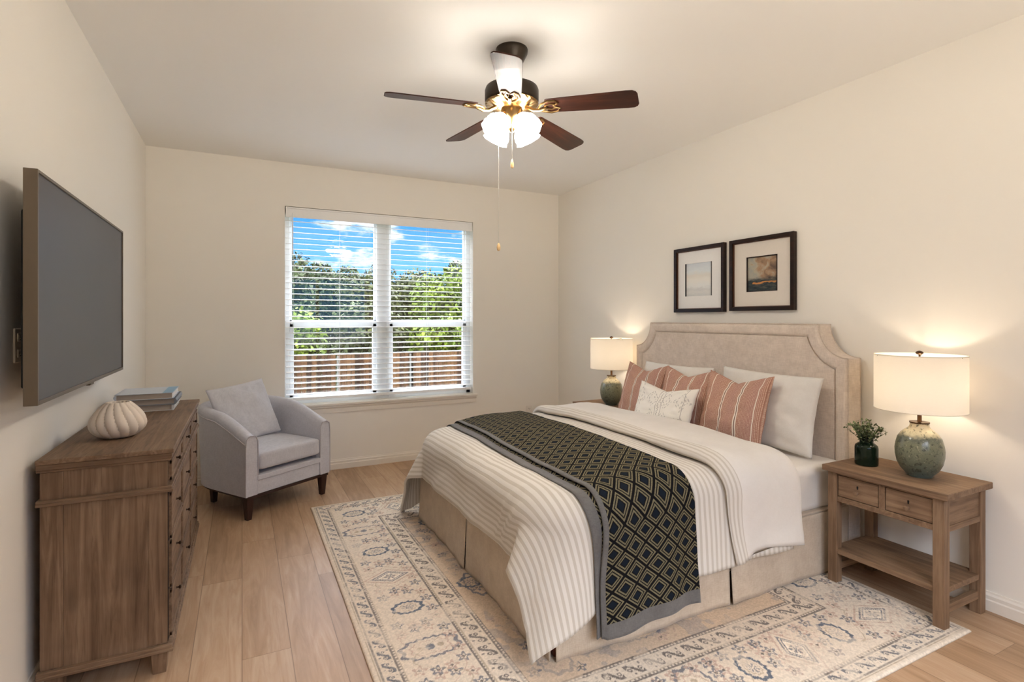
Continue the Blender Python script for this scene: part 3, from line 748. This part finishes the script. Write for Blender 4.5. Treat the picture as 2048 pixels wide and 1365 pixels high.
pil('throw_pillow', 'striped terracotta square pillow in the middle, partly behind the cream pillow', 'striped terracotta pillows', .45, .45, .14, m_terra, 2.66, 2.775, .30, yaw=.0, chop=.05, seed=3)
pil('throw_pillow', 'striped terracotta square pillow nearest the far lamp', 'striped terracotta pillows', .45, .45, .14, m_terra, 2.67, 3.215, .30, yaw=.0, chop=.05, seed=4)
pil('lumbar_pillow', 'small cream rectangular pillow with grey embroidery in front of terracotta pillows', None, .56, .34, .12, m_cream, 2.52, 2.81, .32, yaw=.0, chop=.04, seed=6)

# ------------------------------------------------------------------ nightstands
def nightstand(label, loc):
    e = empty('nightstand', label, 'nightstand', loc, 0, 'bedside tables')
    W, D_, Hn = .405, .56, .61       # x depth, y width
    B().box(0, W, 0, D_, Hn-.03, Hn).go('top', m_ny, e, bevel=.004)
    i = .02; lw = .046
    for lx in (i, W-i-lw):
        for ly in (i, D_-i-lw): B().box(lx, lx+lw, ly, ly+lw, 0, Hn-.03).go('leg', m_nz, e, bevel=.003)
    z0_, z1_ = .43, Hn-.03
    B().box(i+.006, i+.016, i+lw, D_-i-lw, z0_, z0_+.026).box(i+.006, i+.016, i+lw, D_-i-lw, z1_-.012, z1_).box(i+.0065, i+.016, D_/2-.014, D_/2+.014, z0_+.026, z1_-.012).box(i+.012, W-i-.006, i+.008, i+.02, z0_+.0, z1_).box(i+.012, W-i-.006, D_-i-.02, D_-i-.008, z0_, z1_).box(W-i-.02, W-i-.008, i+lw, D_-i-lw, z0_, z1_).go('apron', m_nx, e, bevel=.0015)
    B().box(i+.004, W-i-lw+.02, i+.003, i+.012, z0_, z0_+.026).go('side_rail', m_nx, e, bevel=.0015)
    B().box(i+.03, W-i-.03, i+.02, D_-i-.02, z0_+.004, z0_+.014).go('drawer_bottom', m_nx, e)
    for y0, y1 in ((i+lw+.003, D_/2-.017), (D_/2+.017, D_-i-lw-.003)):
        d_ = B().box(i+.009, i+.03, y0, y1, z0_+.029, z1_-.015).go('drawer', m_ny, e, bevel=.0015)
        yc, zc = (y0+y1)/2, (z0_+z1_)/2+.002
        B().lathe([(.007,0),(.005,.006),(.010,.012),(.0125,.018),(.010,.024),(.001,.026)], 16).xform(Matrix.Translation((i+.009,yc,zc-.008))@Matrix.Rotation(-PI/2,4,'Y')).go('knob', m_ny, d_, smooth=True)
        kp = [(yc+.0045*math.cos(t), zc+.022+.0045*math.sin(t)) for t in [k*PI/6 for k in range(-1,8)]]+[(yc-.003, zc+.010),(yc+.003, zc+.010)]
        B().prism(kp, 0, i+.0080, i+.0095).go('keyhole', plain('black_keyhole', (14,12,10), .7), d_)
    B().box(i+.008, W-i-.008, i+.008, D_-i-.008, .158, .184).go('shelf', m_ny, e, bevel=.002)
    for ly in (i+.01, D_-i-lw+.01): B().box(i+lw-.01, W-i-lw+.01, ly, ly+.024, .068, .104).go('side_stretcher', m_nx, e, bevel=.002)
    return e
nightstand('two-drawer wooden nightstand at the right of the bed, nearest the camera', (2.712, 1.215, 0.0))
nightstand('wooden nightstand beyond the bed, near the window corner', (2.712, 3.585, 0.0))

# ------------------------------------------------------------------ table lamps
m = M('speckled_glaze', .28, .4); x, y, z = m.sep(m.tc()); n1 = m.noise(m.tc(), 60, 4, .7); zz = z+(m.noise(m.tc(), 18, 4, .7)-.5)*.05
c = m.ramp(zz/.26, [(.0,(84,96,90)),(.35,(104,108,88)),(.62,(118,120,96)),(.74,(92,96,84)),(.80,(172,164,136)),(.93,(208,196,164))])
c = m.mix(n1.smooth(.53,.64)*.8, c, (56,60,48)); c = m.mix(m.noise(m.tc(), 130, 3).smooth(.6,.75)*.5, c, (190,184,160)); m.color(c)
m.b.inputs['Coat Weight'].default_value = .25; m.b.inputs['Coat Roughness'].default_value = .05; m_glaze = m.mat
m = M('linen_shade', .9, .1); nt = m.nt; x, y, z = m.sep(m.tc()); cn = m.noise(m.vec(x*60,y*60,z*900),1,2)
tl = nt.nodes.new('ShaderNodeBsdfTranslucent'); df = nt.nodes.new('ShaderNodeBsdfDiffuse'); mx = nt.nodes.new('ShaderNodeMixShader'); mx.inputs[0].default_value = .22
cs = m.mix(cn*.25, (244,238,226), (222,210,190))
for q in (tl, df): nt.links.new(cs.k, q.inputs[0])
nt.links.new(df.outputs[0], mx.inputs[1]); nt.links.new(tl.outputs[0], mx.inputs[2]); nt.links.new(mx.outputs[0], m.out.inputs[0]); m_shade = m.mat
m_lneck = plain('lamp_bronze', (84,60,40), .3, .5, .9)
def lamp(label, loc):
    e = empty('table_lamp', label, 'lamp', loc, 0, 'ceramic table lamps')
    pr_ = [(.050,0),(.054,.004),(.058,.012)]+[(.058+.041*math.sin(PI*min(1,t*.62+.0)), .012+t*.20) for t in [i/12 for i in range(1,13)]]
    pr_ = [(.045,0),(.052,.002),(.054,.010),(.077,.035),(.091,.065),(.098,.10),(.0995,.13),(.096,.155),(.088,.185),(.074,.207),(.058,.222),(.045,.232),(.040,.240),(.038,.252),(.040,.256),(.036,.258)]
    B().lathe(pr_, 48).go('base', m_glaze, e, smooth=True)
    B().lathe([(.040,.2555),(.041,.258),(.041,.262),(.012,.264),(.009,.268),(.009,.35),(.005,.352)], 24).go('neck', m_lneck, e, smooth=True)
    zb_, zt_, r_ = .322, .585, .184
    o = B().lathe([(r_, zb_),(r_, zt_)], 64, cap=False).go('shade', m_shade, e, smooth=True)
    for zz_ in (zb_, zt_): B().tube([(r_*math.cos(2*PI*i/48), r_*math.sin(2*PI*i/48), zz_) for i in range(49)], .0022, 6, False).go('shade_trim', plain('shade_trim', (232,224,208), .8), o, smooth=True)
    b = B()
    for a in (0.4, 0.4+2*PI/3, .4+4*PI/3): b.tube([(0,0,zt_-.012),(r_*math.cos(a), r_*math.sin(a), zt_-.004)], .002, 6)
    b.tube([(0,0,.35),(0,0,zt_-.008)], .004, 8)
    b.go('harp', m_lneck, e)
    B().lathe([(.004,zt_-.010),(.004,zt_+.001),(.011,zt_+.003),(.016,zt_+.008),(.016,zt_+.013),(.011,zt_+.018),(.001,zt_+.021)], 20).go('finial', m_lneck, e, smooth=True)
    ld = bpy.data.lights.new('lamp_bulb', 'POINT'); ld.energy = BULB_POWER; ld.color = BULB_COL; ld.shadow_soft_size = .03
    lo = bpy.data.objects.new('lamp_bulb', ld); COL.objects.link(lo); lo.parent = e; lo.location = (.028, .0, .45)
    return e
lamp('table lamp with green speckled ceramic base and white drum shade, beside the plant', (2.925, 1.425, .61))
lamp('green ceramic table lamp with drum shade on the far nightstand by the window corner', (2.915, 3.83, .61))

# ------------------------------------------------------------------ green glass vase with sprigs
m = M('bottle_green_glass', .05, .5); m.color((30,46,30)); m.b.inputs['Transmission Weight'].default_value = .55; m.b.inputs['IOR'].default_value = 1.3; m_gg = m.mat
gv_ = B().lathe([(.040,0),(.052,.003),(.053,.010),(.053,.090),(.050,.102),(.038,.112),(.031,.116),(.030,.140),(.032,.146),(.029,.146),(.027,.118),(.045,.100),(.049,.088),(.049,.010),(.001,.008)], 40).go('glass_vase', m_gg, smooth=True)
gv_.location = (2.905, 1.66, .61); tag(gv_, 'dark green glass bottle vase on the right nightstand beside the lamp', 'vase')
sp = empty('leafy_sprigs', 'small-leaved green sprigs standing in the dark glass vase', 'plant', (2.905, 1.66, .70))
m_leaf = M('olive_leaf', .5, .3); ln_ = m_leaf.noise(m_leaf.tc(), 60, 2); m_leaf.color(m_leaf.ramp(ln_, [(.3,(72,88,58)),(.6,(112,124,86)),(.8,(148,146,110))])); m_leaf = m_leaf.mat
m_stem = plain('sprig_stem', (84,78,54), .7)
rs2 = random.Random(5)
def leaf_into(v, f, p, d, up, L, wd):
    s_ = d.cross(up).normalized(); n0 = len(v); nn = s_.cross(d).normalized()
    pts = [(0,0),(.3,.5),(.6,.42),(1,0)]
    v += [tuple(p), tuple(p+d*L*.35+s_*wd), tuple(p+d*L*.7+s_*wd*.7+nn*L*.05), tuple(p+d*L), tuple(p+d*L*.7-s_*wd*.7+nn*L*.05), tuple(p+d*L*.35-s_*wd)]
    f += [(n0, n0+1, n0+2, n0+3), (n0, n0+3, n0+4, n0+5)]
for i in range(34):
    a = i*2.4; out = .02+.075*rs2.random()**.7; hgt = .055+.065*(1-(out/.1)**2)*rs2.random()**.5
    if i in (3, 11): out = .15; hgt = .05
    tip = Vector((math.cos(a)*out, math.sin(a)*out, hgt+.03)); pts = []
    for k in range(8):
        t = k/7; pts.append(Vector((tip.x*t**1.6, tip.y*t**1.6, -.02+(tip.z+.02)*(t if out < .12 else math.sin(t*2.3)/.75*.9))))
    st_ = B().tube(pts, [.0013*(1-.5*k/7) for k in range(8)], 5).go('sprig', m_stem, sp)
    v = []; f = []
    for q in range(26):
        t = .40+.60*q/25; k = min(6, int(t*7)); p = pts[k].lerp(pts[k+1], t*7-k)
        d = Vector((rs2.uniform(-1,1), rs2.uniform(-1,1), rs2.uniform(-.3,1))).normalized()
        leaf_into(v, f, p, d, Vector((.1,.2,1)), .016*rs2.uniform(.7,1.3), .0055)
    mesh('leaves', v, f, m_leaf, st_)

# ------------------------------------------------------------------ framed pictures on the right wall
m_frame = woodmat('dark_walnut_frame', (20,12,9), (34,20,15), (60,34,22), 1, .3)
m_lip = plain('copper_frame_lip', (84,50,34), .4, .4, .2)
def art_pale():
    m = M('pale_abstract', .5, .3); u, v, _ = m.sep(m.tc('UV')); n = m.noise(m.vec(u*2, v*5), 2, 4, .6, .5)
    m.color(m.ramp(v+(n-.5)*.25, [(.0,(208,210,209)),(.12,(222,222,219)),(.2,(212,213,212)),(.3,(232,234,232)),(.5,(236,233,226)),(.62,(228,224,216)),(.75,(222,228,230)),(1,(206,214,222))])); return m.mat
def art_storm():
    m = M('stormy_landscape', .45, .3); u, v, _ = m.sep(m.tc('UV')); n = m.noise(m.vec(u*2.2, v*2.2), 1.6, 5, .6, .6); n2 = m.noise(m.vec(u*4, v*14), 1, 4, .6, .3)
    sky_ = m.ramp(n+u*.35-.12, [(.3,(150,152,146)),(.48,(172,162,142)),(.6,(162,132,104)),(.78,(104,84,70))])
    land = m.ramp(n2, [(.35,(30,40,44)),(.5,(52,60,62)),(.62,(84,80,70)),(.75,(128,118,100))])
    hv = v+(n2-.5)*.12-u*.05
    c = m.mix(hv.smooth(.28,.42), land, sky_); st = hv.within(.20,.245)*u.gt(.18); c = m.mix(st*.85, c, (206,138,72))
    m.color(c); return m.mat
m_glint = None
def picture(label, y0, y1, z0_, z1_, matc, art, oy0, oy1, oz0, oz1, edge_all):
    e = empty('framed_picture', label, 'picture', (WR, (y0+y1)/2, (z0_+z1_)/2), 0, 'framed pictures above the headboard')
    cy, cz = (y0+y1)/2, (z0_+z1_)/2; w2, h2 = (y1-y0)/2, (z1_-z0_)/2; fw = .026
    def ring(a, b, c_, d_, ww, xa, xb): return B().box(xa, xb, -a, -a+ww, -b, b).box(xa, xb, a-ww, a, -b, b).box(xa, xb, -a+ww, a-ww, b-ww, b).box(xa, xb, -a+ww, a-ww, -b, -b+ww)
    ring(w2, h2, 0, 0, fw, -.036, -.002).go('frame', m_frame, e, bevel=.003)
    ring(w2-fw+.001, h2-fw+.001, 0, 0, .006, -.024, -.006).go('frame_lip', m_lip, e)
    ay0, ay1, az0, az1 = oy0-cy, oy1-cy, oz0-cz, oz1-cz; W2, H2 = w2-fw, h2-fw
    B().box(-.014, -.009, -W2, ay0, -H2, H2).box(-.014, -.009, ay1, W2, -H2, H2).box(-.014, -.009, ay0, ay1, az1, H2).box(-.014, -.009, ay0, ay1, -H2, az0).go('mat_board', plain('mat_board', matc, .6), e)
    x_ = -.0085
    o = mesh('artwork', [(x_,ay1,az0),(x_,ay0,az0),(x_,ay0,az1),(x_,ay1,az1)], [(0,1,2,3)], art, e, False, [(0,0),(1,0),(1,1),(0,1)])
    bw = .007; b = B().box(-.0155, -.008, ay0, ay0+bw, az0, az1).box(-.0155, -.008, ay1-bw, ay1, az0, az1)
    if edge_all: b.box(-.0155, -.008, ay0, ay1, az1-bw, az1).box(-.0155, -.008, ay0, ay1, az0, az0+bw*.6)
    b.go('inner_fillet', m_frame, e)
picture('dark framed picture with pale abstract art and mat whitened by painted glare, nearer the window', 2.765, 3.266, 1.42, 1.925, (240,239,237), art_pale(), 2.893, 3.16, 1.545, 1.80, False)  # glare on the glass is painted into this whiter mat colour
picture('dark framed picture with a stormy brown landscape, nearer the large lamp', 2.215, 2.717, 1.425, 1.925, (224,216,206), art_storm(), 2.345, 2.585, 1.555, 1.795, True)

# ------------------------------------------------------------------ armchair
ex = Vector((.834,.551,0)); ang = math.atan2(.551,.834)
AC = Vector((.018,4.048,0))*.5+Vector((.578,4.417,0))*.5
ch = empty('armchair', 'light grey linen tub armchair with dark tapered legs by the window', 'armchair', (AC.x, AC.y, 0), ang)
CW, CDp = .352, .74      # half width, depth ; local y runs from front (-.03) to back
yf = -.035
def plan(s, inset=0, n_exp=3.0):
    """s in 0..1 from front-left around the back to front-right; superellipse back"""
    a = CW-inset; d_ = CDp-inset; 
    ys = .34
    # straight sides up to ys then half superellipse
    L1 = ys; arcL = 1.28*a; tot = 2*L1+2*arcL*.8
    p = s*tot
    if p < L1: return (-a-.0+.01*0, yf+p)
    if p > tot-L1: return (a, yf+(tot-p))
    t = (p-L1)/(tot-2*L1)*PI; c_, s_ = math.cos(t), math.sin(t); q = 2/2.7
    return (-a*math.copysign(abs(c_)**q, c_), yf+ys+(d_-ys)*abs(s_)**q)
def toph(s):
    k = min(s, 1-s)*2; k = min(1, max(0, k/.78)); return .575+.165*(k**1.15*(2-k)**.9 if k < 1 else 1)
ns = 90; v = []; f = []; zbm = .165
ring_n = None
for i in range(ns+1):
    s_ = i/ns; o_ = plan(s_, 0); n_ = plan(s_, .085); h_ = toph(s_)
    vo = Vector(o_); vi = Vector(n_); tk = vi-vo
    lean = .03*max(0, math.sin(s_*PI))
    prof_ = [(0,zbm),(0,zbm+.1),(0,.30),(-.02,h_-.09),(-.045,h_-.06),(-.05,h_-.045),(-.02,h_-.015),(.25,h_),(.6,h_-.002),(.9,h_-.018),(1.0,h_-.05),(1.05,h_-.12),(1.05,.42),(1.05,.30),(1.0,zbm)]
    if ring_n is None: ring_n = len(prof_)
    for (k_, z_) in prof_:
        p = vo+tk*k_; q = Vector((0, lean*(z_-zbm)/.5)) if s_ > 0 else Vector((0,0)); v.append((p.x, p.y+q.y, z_))
for i in range(ns):
    for j in range(ring_n): a = i*ring_n+j; b_ = i*ring_n+(j+1) % ring_n; f.append((a, b_, b_+ring_n, a+ring_n))
f.append(tuple(range(ring_n))[::-1]); f.append(tuple(ns*ring_n+j for j in range(ring_n)))
sh = mesh('shell', v, f, m_chair, ch, True); bm = bmesh.new(); bm.from_mesh(sh.data); bmesh.ops.recalc_face_normals(bm, faces=bm.faces); bm.to_mesh(sh.data); bm.free(); sh.data.set_sharp_from_angle(angle=1.0)
# welt running under the rolled top on the outside and down the front posts
pts = []
for i in range(ns+1):
    s_ = i/ns; vo = Vector(plan(s_,0)); vi = Vector(plan(s_,.085)); p = vo+(vi-vo)*(-.055); lean = .03*math.sin(s_*PI); h_ = toph(s_); pts.append((p.x, p.y+lean*.8, h_-.055))
b = B().tube(pts, .0045, 6)
for sgn in (-1, 1):
    h_ = .575; xo = sgn*CW; xi = sgn*(CW-.089)
    b.tube([(xo*1.01,yf-.004,zbm+.01),(xo*1.01,yf-.004,h_-.08),(xo*.99,yf-.004,h_-.02),(xo-.03*sgn,yf-.004,h_),(xi+.02*sgn,yf-.004,h_-.006),(xi+.002*sgn,yf-.004,h_-.04),(xi,yf-.004,.30)], .0035, 6)
b.go('welt', fabric('grey_linen_welt', (196,192,198), (176,172,178), 350), ch, smooth=True)
def rbox(name, x0, x1, y0, y1, z0_, z1_, mat, parent, bev=.03, crown=0):
    bm = bmesh.new(); bmesh.ops.create_cube(bm, size=1)
    bmesh.ops.subdivide_edges(bm, edges=bm.edges, cuts=14, use_grid_fill=True)
    hx, hy, hz = (x1-x0)/2, (y1-y0)/2, (z1_-z0_)/2
    for q in bm.verts:
        p = Vector((q.co.x*2*hx, q.co.y*2*hy, q.co.z*2*hz)); c_ = Vector((max(-hx+bev,min(hx-bev,p.x)), max(-hy+bev,min(hy-bev,p.y)), max(-hz+bev,min(hz-bev,p.z))))
        d_ = p-c_; 
        if d_.length > 1e-6: p = c_+d_.normalized()*bev
        if crown: p.z += crown*(1-(p.x/hx)**2)*(1-(p.y/hy)**2)*(1 if p.z > 0 else -.2)
        q.co = p+Vector(((x0+x1)/2,(y0+y1)/2,(z0_+z1_)/2))
    me = bpy.data.meshes.new(name); bm.to_mesh(me); bm.free(); return link(name, me, mat, parent, True)
xi = CW-.088
rbox('seat_cushion', -xi+.003, xi-.003, yf-.012, .56, .325, .452, m_chair, ch, .028, .022)
B().box(-xi-.002, xi+.002, yf+.004, yf+.6, zbm, .30).go('seat_deck', m_chair, ch, bevel=.008)
B().box(-xi-.002, xi+.002, yf-.006, yf+.02, .262, .298).go('front_border', m_chair, ch, bevel=.006)
poly = [plan(i/40, .012) for i in range(41)]
B().prism(poly, 2, .148, zbm+.002).go('base_plinth', m_dark, ch)
for lx, ly in ((-CW+.04, yf+.035), (CW-.04, yf+.035)): B().frustum(lx, ly, 0, .15, .0165, .027).go('leg', m_dark, ch, bevel=.003)
for lx, ly in ((-CW+.14, .56), (CW-.14, .56)): B().frustum(lx, ly, 0, .15, .0165, .025).go('leg', m_dark, ch, bevel=.003)
m_cush = fabric('grey_linen_cushion', (209,209,215), (194,194,201), 350, mott=.2)
cu = pillow('chair_cushion', 'light grey square cushion leaning on the back of the armchair', None, .47, .45, .13, m_cush, (0,0,0), .3, pinch=.04, seed=9)
cl = Vector((-.055, .42, .665)); R = Matrix.Rotation(ang, 3, 'Z')
Rl = Matrix(((1,0,0),(0,math.sin(.42),-math.cos(.42)),(0,math.cos(.42),math.sin(.42))))
cu.matrix_world = Matrix.Translation(AC+R@cl)@(R@Rl@Matrix.Rotation(.10,3,'Z')).to_4x4(); cu['category'] = 'cushion'; cu.name = 'chair_cushion'

# ------------------------------------------------------------------ ceiling fan
FX, FY, FZ = 1.225, 2.432, 2.44
fan = empty('ceiling_fan', 'bronze ceiling fan with five dark wooden blades and lit glass shades', 'ceiling fan', (FX, FY, H))
def fp(o): return o
zc = -H
B().lathe([(.080,0),(.082,-.006),(.080,-.022),(.066,-.050),(.050,-.080),(.040,-.105),(.030,-.112),(.018,-.114)], 40).go('canopy', m_fanb, fan, smooth=True)
B().lathe([(.014,-.10),(.014,-.20)], 16).go('downrod', m_fanb, fan, smooth=True)
B().lathe([(.02,-.187),(.11,-.190),(.132,-.200),(.137,-.214),(.137,-.262),(.134,-.270),(.128,-.274),(.02,-.275)], 56).go('motor_housing', m_fanb, fan, smooth=True)
b = B().lathe([(.132,-.272),(.136,-.278),(.130,-.285),(.095,-.297),(.062,-.306),(.05,-.307)], 56, lambda r, z, a: r*(1-.035*(math.sin(a*22) > 0)*(.07 < r < .131)))
b.go('vented_ring', m_brass, fan, smooth=False)
B().lathe([(.054,-.300),(.056,-.320),(.056,-.350),(.052,-.370),(.034,-.385),(.030,-.402),(.02,-.41),(.008,-.422),(.002,-.424)], 32).go('switch_housing', m_brass, fan, smooth=True)
zbl = FZ-H
for i in range(5):
    an = math.radians(-46.7+72*i); Rz = Matrix.Rotation(an, 4, 'Z')
    be = B(); k = 20; pts = []
    # blade outline (x radial, y width)
    out = [(.185,-.048),(.195,-.053),(.38,-.060),(.58,-.066),(.610,-.064),(.625,-.054),(.632,-.038),(.632,.038),(.625,.054),(.610,.064),(.58,.066),(.38,.060),(.195,.053),(.185,.048),(.178,.02),(.178,-.02)]
    be.prism(out, 2, -.003, .003)
    Mx = Rz@Matrix.Translation((0,0,zbl))@Matrix.Rotation(math.radians((3.4,3.2,-.8,0,3.0)[i]), 4, 'Y')@Matrix.Rotation(math.radians(-13), 4, 'X')
    o = be.go('blade', m_blade, fan, bevel=.0015); o.matrix_local = Mx
    ir = B().tube([(.075,0,.004),(.12,0,-.020),(.15,0,-.022),(.185,0,-.010)], [.011,.008,.009,.010], 8)
    for sy in (-1, 1):
        ir.tube([(.14,0,-.016),(.165,sy*.030,-.010),(.20,sy*.046,-.007),(.235,sy*.040,-.006),(.247,sy*.020,-.006),(.22,sy*.004,-.006)], [.006,.006,.006,.005,.005,.004], 6)
        ir.tube([(.175,sy*.01,-.008),(.21,sy*.022,-.007),(.235,sy*.012,-.006)], .004, 6)
    ir.go('blade_iron', m_brass, o, smooth=True)
m_bulbglass = emis('lit_frosted_glass', FAN_COL, FAN_POWER); m_bulb = emis('bulb_glow', FAN_COL, FAN_POWER*9)
for i in range(4):
    an = math.radians([198, 288, 18, 108][i])
    T = Matrix.Rotation(an, 4, 'Z')@Matrix.Translation((.056,0,-.350))@Matrix.Rotation(math.radians(-38), 4, 'Y')
    B().tube([(0,0,.02),(0,0,-.02)], [.012,.022], 14).xform(T).go('shade_holder', m_brass, fan, smooth=True)
    pr_ = [(.026,-.012),(.034,-.020),(.046,-.040),(.058,-.065),(.062,-.085),(.060,-.098),(.066,-.112),(.064,-.112),(.057,-.098),(.058,-.085),(.054,-.065),(.042,-.040),(.028,-.018)]
    B().lathe(pr_, 48, lambda r, z, a: r*(1+.035*math.cos(a*8)*(z < -.05)), cap=False).xform(T).go('glass_shade', m_bulbglass, fan, smooth=True)
    B().lathe([(.004,-.015),(.013,-.03),(.024,-.055),(.026,-.07),(.018,-.088),(.002,-.096)], 20).xform(T).go('bulb', m_bulb, fan, smooth=True)
m_chain = plain('steel_chain', (196,192,184), .35, .5, .6)
def chain(px, py, z0_, z1_, fobl, fr, mat):
    c_ = B().tube([(px,py,z0_),(px,py,z1_)], .0011, 6)
    o = c_.go('pull_chain', m_chain, fan)
    B().lathe([(.002,0),(fr*.7,-fobl*.2),(fr,-fobl*.55),(fr*.8,-fobl*.9),(.002,-fobl)], 16, c=(px,py,z1_)).go('chain_fob', mat, o, smooth=True)
chain(-.022, -.048, -.40, -.575, .045, .0085, m_fob)
chain(-.060, .030, -.36, -.985, .040, .010, m_fob)

# ------------------------------------------------------------------ outside: yard, fence, trees
GZ = -1.6
m = M('lawn', .9, .1); m.color(m.ramp(m.noise(m.tc(), 3, 4), [(.3,(34,42,18)),(.6,(52,60,28)),(.8,(70,66,40))])); 
gy = B().box(-40, 60, WB+.4, 80, GZ-.1, GZ).go('lawn', m.mat); tag(gy, 'green lawn beyond the house wall', 'lawn', kind='stuff')
m = M('weathered_cedar', .85, .1); x, y, z = m.sep(m.tc()); rid = m.white(m.vec((x/.14).floor(), 2, 3)); g = m.noise(m.vec(x*30, z*1.5, rid*9), 1, 4)
m.color(m.ramp(rid*.5+g*.5, [(.25,(46,31,21)),(.5,(76,52,34)),(.8,(104,76,50))])); m_ced = m.mat
fe = empty('wooden_fence', 'brown vertical board fence with galvanised posts behind the house', 'fence', (2.0, 17.0, GZ))
FT = .27-GZ
for bayi, bx0 in enumerate([-6.52, -4.24, -1.96, .32, 2.6, 4.86, 7.12, 9.38]):
    b = B(); xx = bx0
    while xx < bx0+2.24:
        b.box(xx-2.0, xx+.128-2.0, 0, .02, .05, FT-.01*random.random()); xx += .14
    b.go('board_panel', m_ced, fe)
    B().box(bx0-2.0, bx0+2.26-2.0, -.045, 0, FT-.28, FT-.19).box(bx0-2.0, bx0+2.26-2.0, -.045, 0, .3, .39).go('rail', m_ced, fe)
    B().tube([(bx0-2.0,-.07,0),(bx0-2.0,-.07,FT-.03)], .03, 10).go('post', plain('galvanised_steel', (120,116,108), .4, .5, .4), fe, smooth=True)
def leafmat(name, a, b_, c_):
    m = M(name, .6, .2); t = m.noise(m.tc(), 1.3, 3); t2 = m.noise(m.tc(), 14, 3); m.color(m.ramp(t*.5+t2*.5, [(.35,a),(.5,b_),(.65,c_)])); return m.mat
lm = [leafmat('bright_foliage', (40,54,8), (76,94,14), (112,126,30)), leafmat('olive_foliage', (34,42,16), (54,62,26), (82,84,42)), leafmat('dark_foliage', (22,34,12), (40,54,18), (62,74,28))]
m_bark = plain('bark', (82,66,52), .9)
def crown_mesh(seed, mat, R, nleaf, rr):
    r = random.Random(seed); v = []; f = []
    blobs = [(Vector((r.uniform(-1,1)*R[0]*.7, r.uniform(-1,1)*R[1]*.6, r.uniform(-.75,.85)*R[2])), r.uniform(*rr)) for _ in range(30)]
    for i in range(nleaf):
        c_, rad = blobs[r.randrange(len(blobs))]
        d_ = Vector((r.gauss(0,1), r.gauss(0,1), r.gauss(0,1))).normalized(); p = c_+d_*rad*r.uniform(.75,1.08)
        u_ = Vector((r.gauss(0,1), r.gauss(0,1), r.gauss(0,1))).normalized(); w_2 = u_.cross(d_).normalized(); s_ = r.uniform(.07,.15)
        n0 = len(v); v += [tuple(p-u_*s_), tuple(p+w_2*s_*.55), tuple(p+u_*s_), tuple(p-w_2*s_*.55)]; f.append((n0,n0+1,n0+2,n0+3))
    me = bpy.data.meshes.new('foliage'); me.from_pydata(v, [], f); me.materials.append(mat); return me
crowns = [crown_mesh(1, lm[0], (.9,.8,.9), 4200, (.45,.75)), crown_mesh(2, lm[1], (1.1,1.0,2.6), 6500, (.5,.85)), crown_mesh(3, lm[2], (1.1,1.0,2.6), 6500, (.5,.85)), crown_mesh(4, lm[1], (.9,.8,1.0), 4200, (.45,.75)), crown_mesh(6, lm[0], (1.1,1.0,2.4), 6500, (.5,.85))]
trunkb = B().tube([(0,0,0),(.05,.02,1.5),(-.1,0,3),(.1,.05,5)], [.16,.12,.08,.03], 8).tube([(-.02,0,1.8),(.6,.1,3.2)], [.07,.03], 6).tube([(0,0,2.0),(-.7,-.1,3.4)], [.07,.03], 6)
tmesh = bpy.data.meshes.new('trunk'); tmesh.from_pydata(trunkb.v, [], trunkb.f); tmesh.materials.append(m_bark)
ROWS = [
 (19.9, [(-1.1,3,.3,'bush beyond the fence hidden past the left edge of the window'),(1.55,0,.35,'bright green bush just beyond the fence at the left edge of the window'),(4.15,3,.55,'olive bush just beyond the fence under the left pane'),(6.75,0,.15,'bright green bush just beyond the fence right of the centre post'),(9.35,0,.5,'bright green bush just beyond the fence at the right edge of the window')], 1.0, 'bushes beyond the fence', 'bush'),
 (24.3, [(-1.9,1,1.1,'tree beyond the fence hidden past the left edge of the window'),(-5.3,2,1.3,'tree beyond the fence hidden past the left edge of the window'),(1.5,2,1.75,'dark tall tree behind the bushes at the left edge of the window'),(4.9,1,1.05,'olive tree behind the bushes in the left half of the window'),(8.3,4,1.15,'yellow-green tree behind the bushes in the right half of the window'),(11.7,2,1.2,'dark tree behind the bushes past the right edge of the window')], 1.0, 'trees beyond the fence', 'tree'),
 (28.6, [(.2,1,1.3,'tree beyond the fence hidden past the left edge of the window'),(-3.5,2,1.5,'tree beyond the fence hidden past the left edge of the window'),(3.9,2,1.35,'dark treetop showing between the two left trees of the window view'),(7.6,1,1.3,'olive treetop behind the centre post of the window'),(11.2,2,1.75,'dark treetop reaching highest at the right edge of the window')], 1.0, 'trees beyond the fence', 'tree'),
 (33.0, [(2.4,1,1.6,'farthest olive treetop seen at the left of the window'),(6.0,2,1.5,'farthest dark treetop seen left of the centre post'),(9.7,1,1.6,'farthest olive treetop seen right of the centre post'),(13.4,2,1.7,'farthest dark treetop seen at the right of the window')], 1.05, 'trees beyond the fence', 'tree')]
for ty, row, sc, grp, kind in ROWS:
    for tx, k, tz, lb in row:
        e = empty(kind, lb, kind, (tx, ty, GZ), tx*1.3 if kind == 'bush' else 0, grp)
        o = bpy.data.objects.new('foliage', crowns[k]); COL.objects.link(o); o.parent = e; o.location = (0,0,tz-GZ); o.scale = (sc,)*3
        o = bpy.data.objects.new('trunk', tmesh); COL.objects.link(o); o.parent = e; o.scale = (1,1,(tz-GZ)/5+.2)
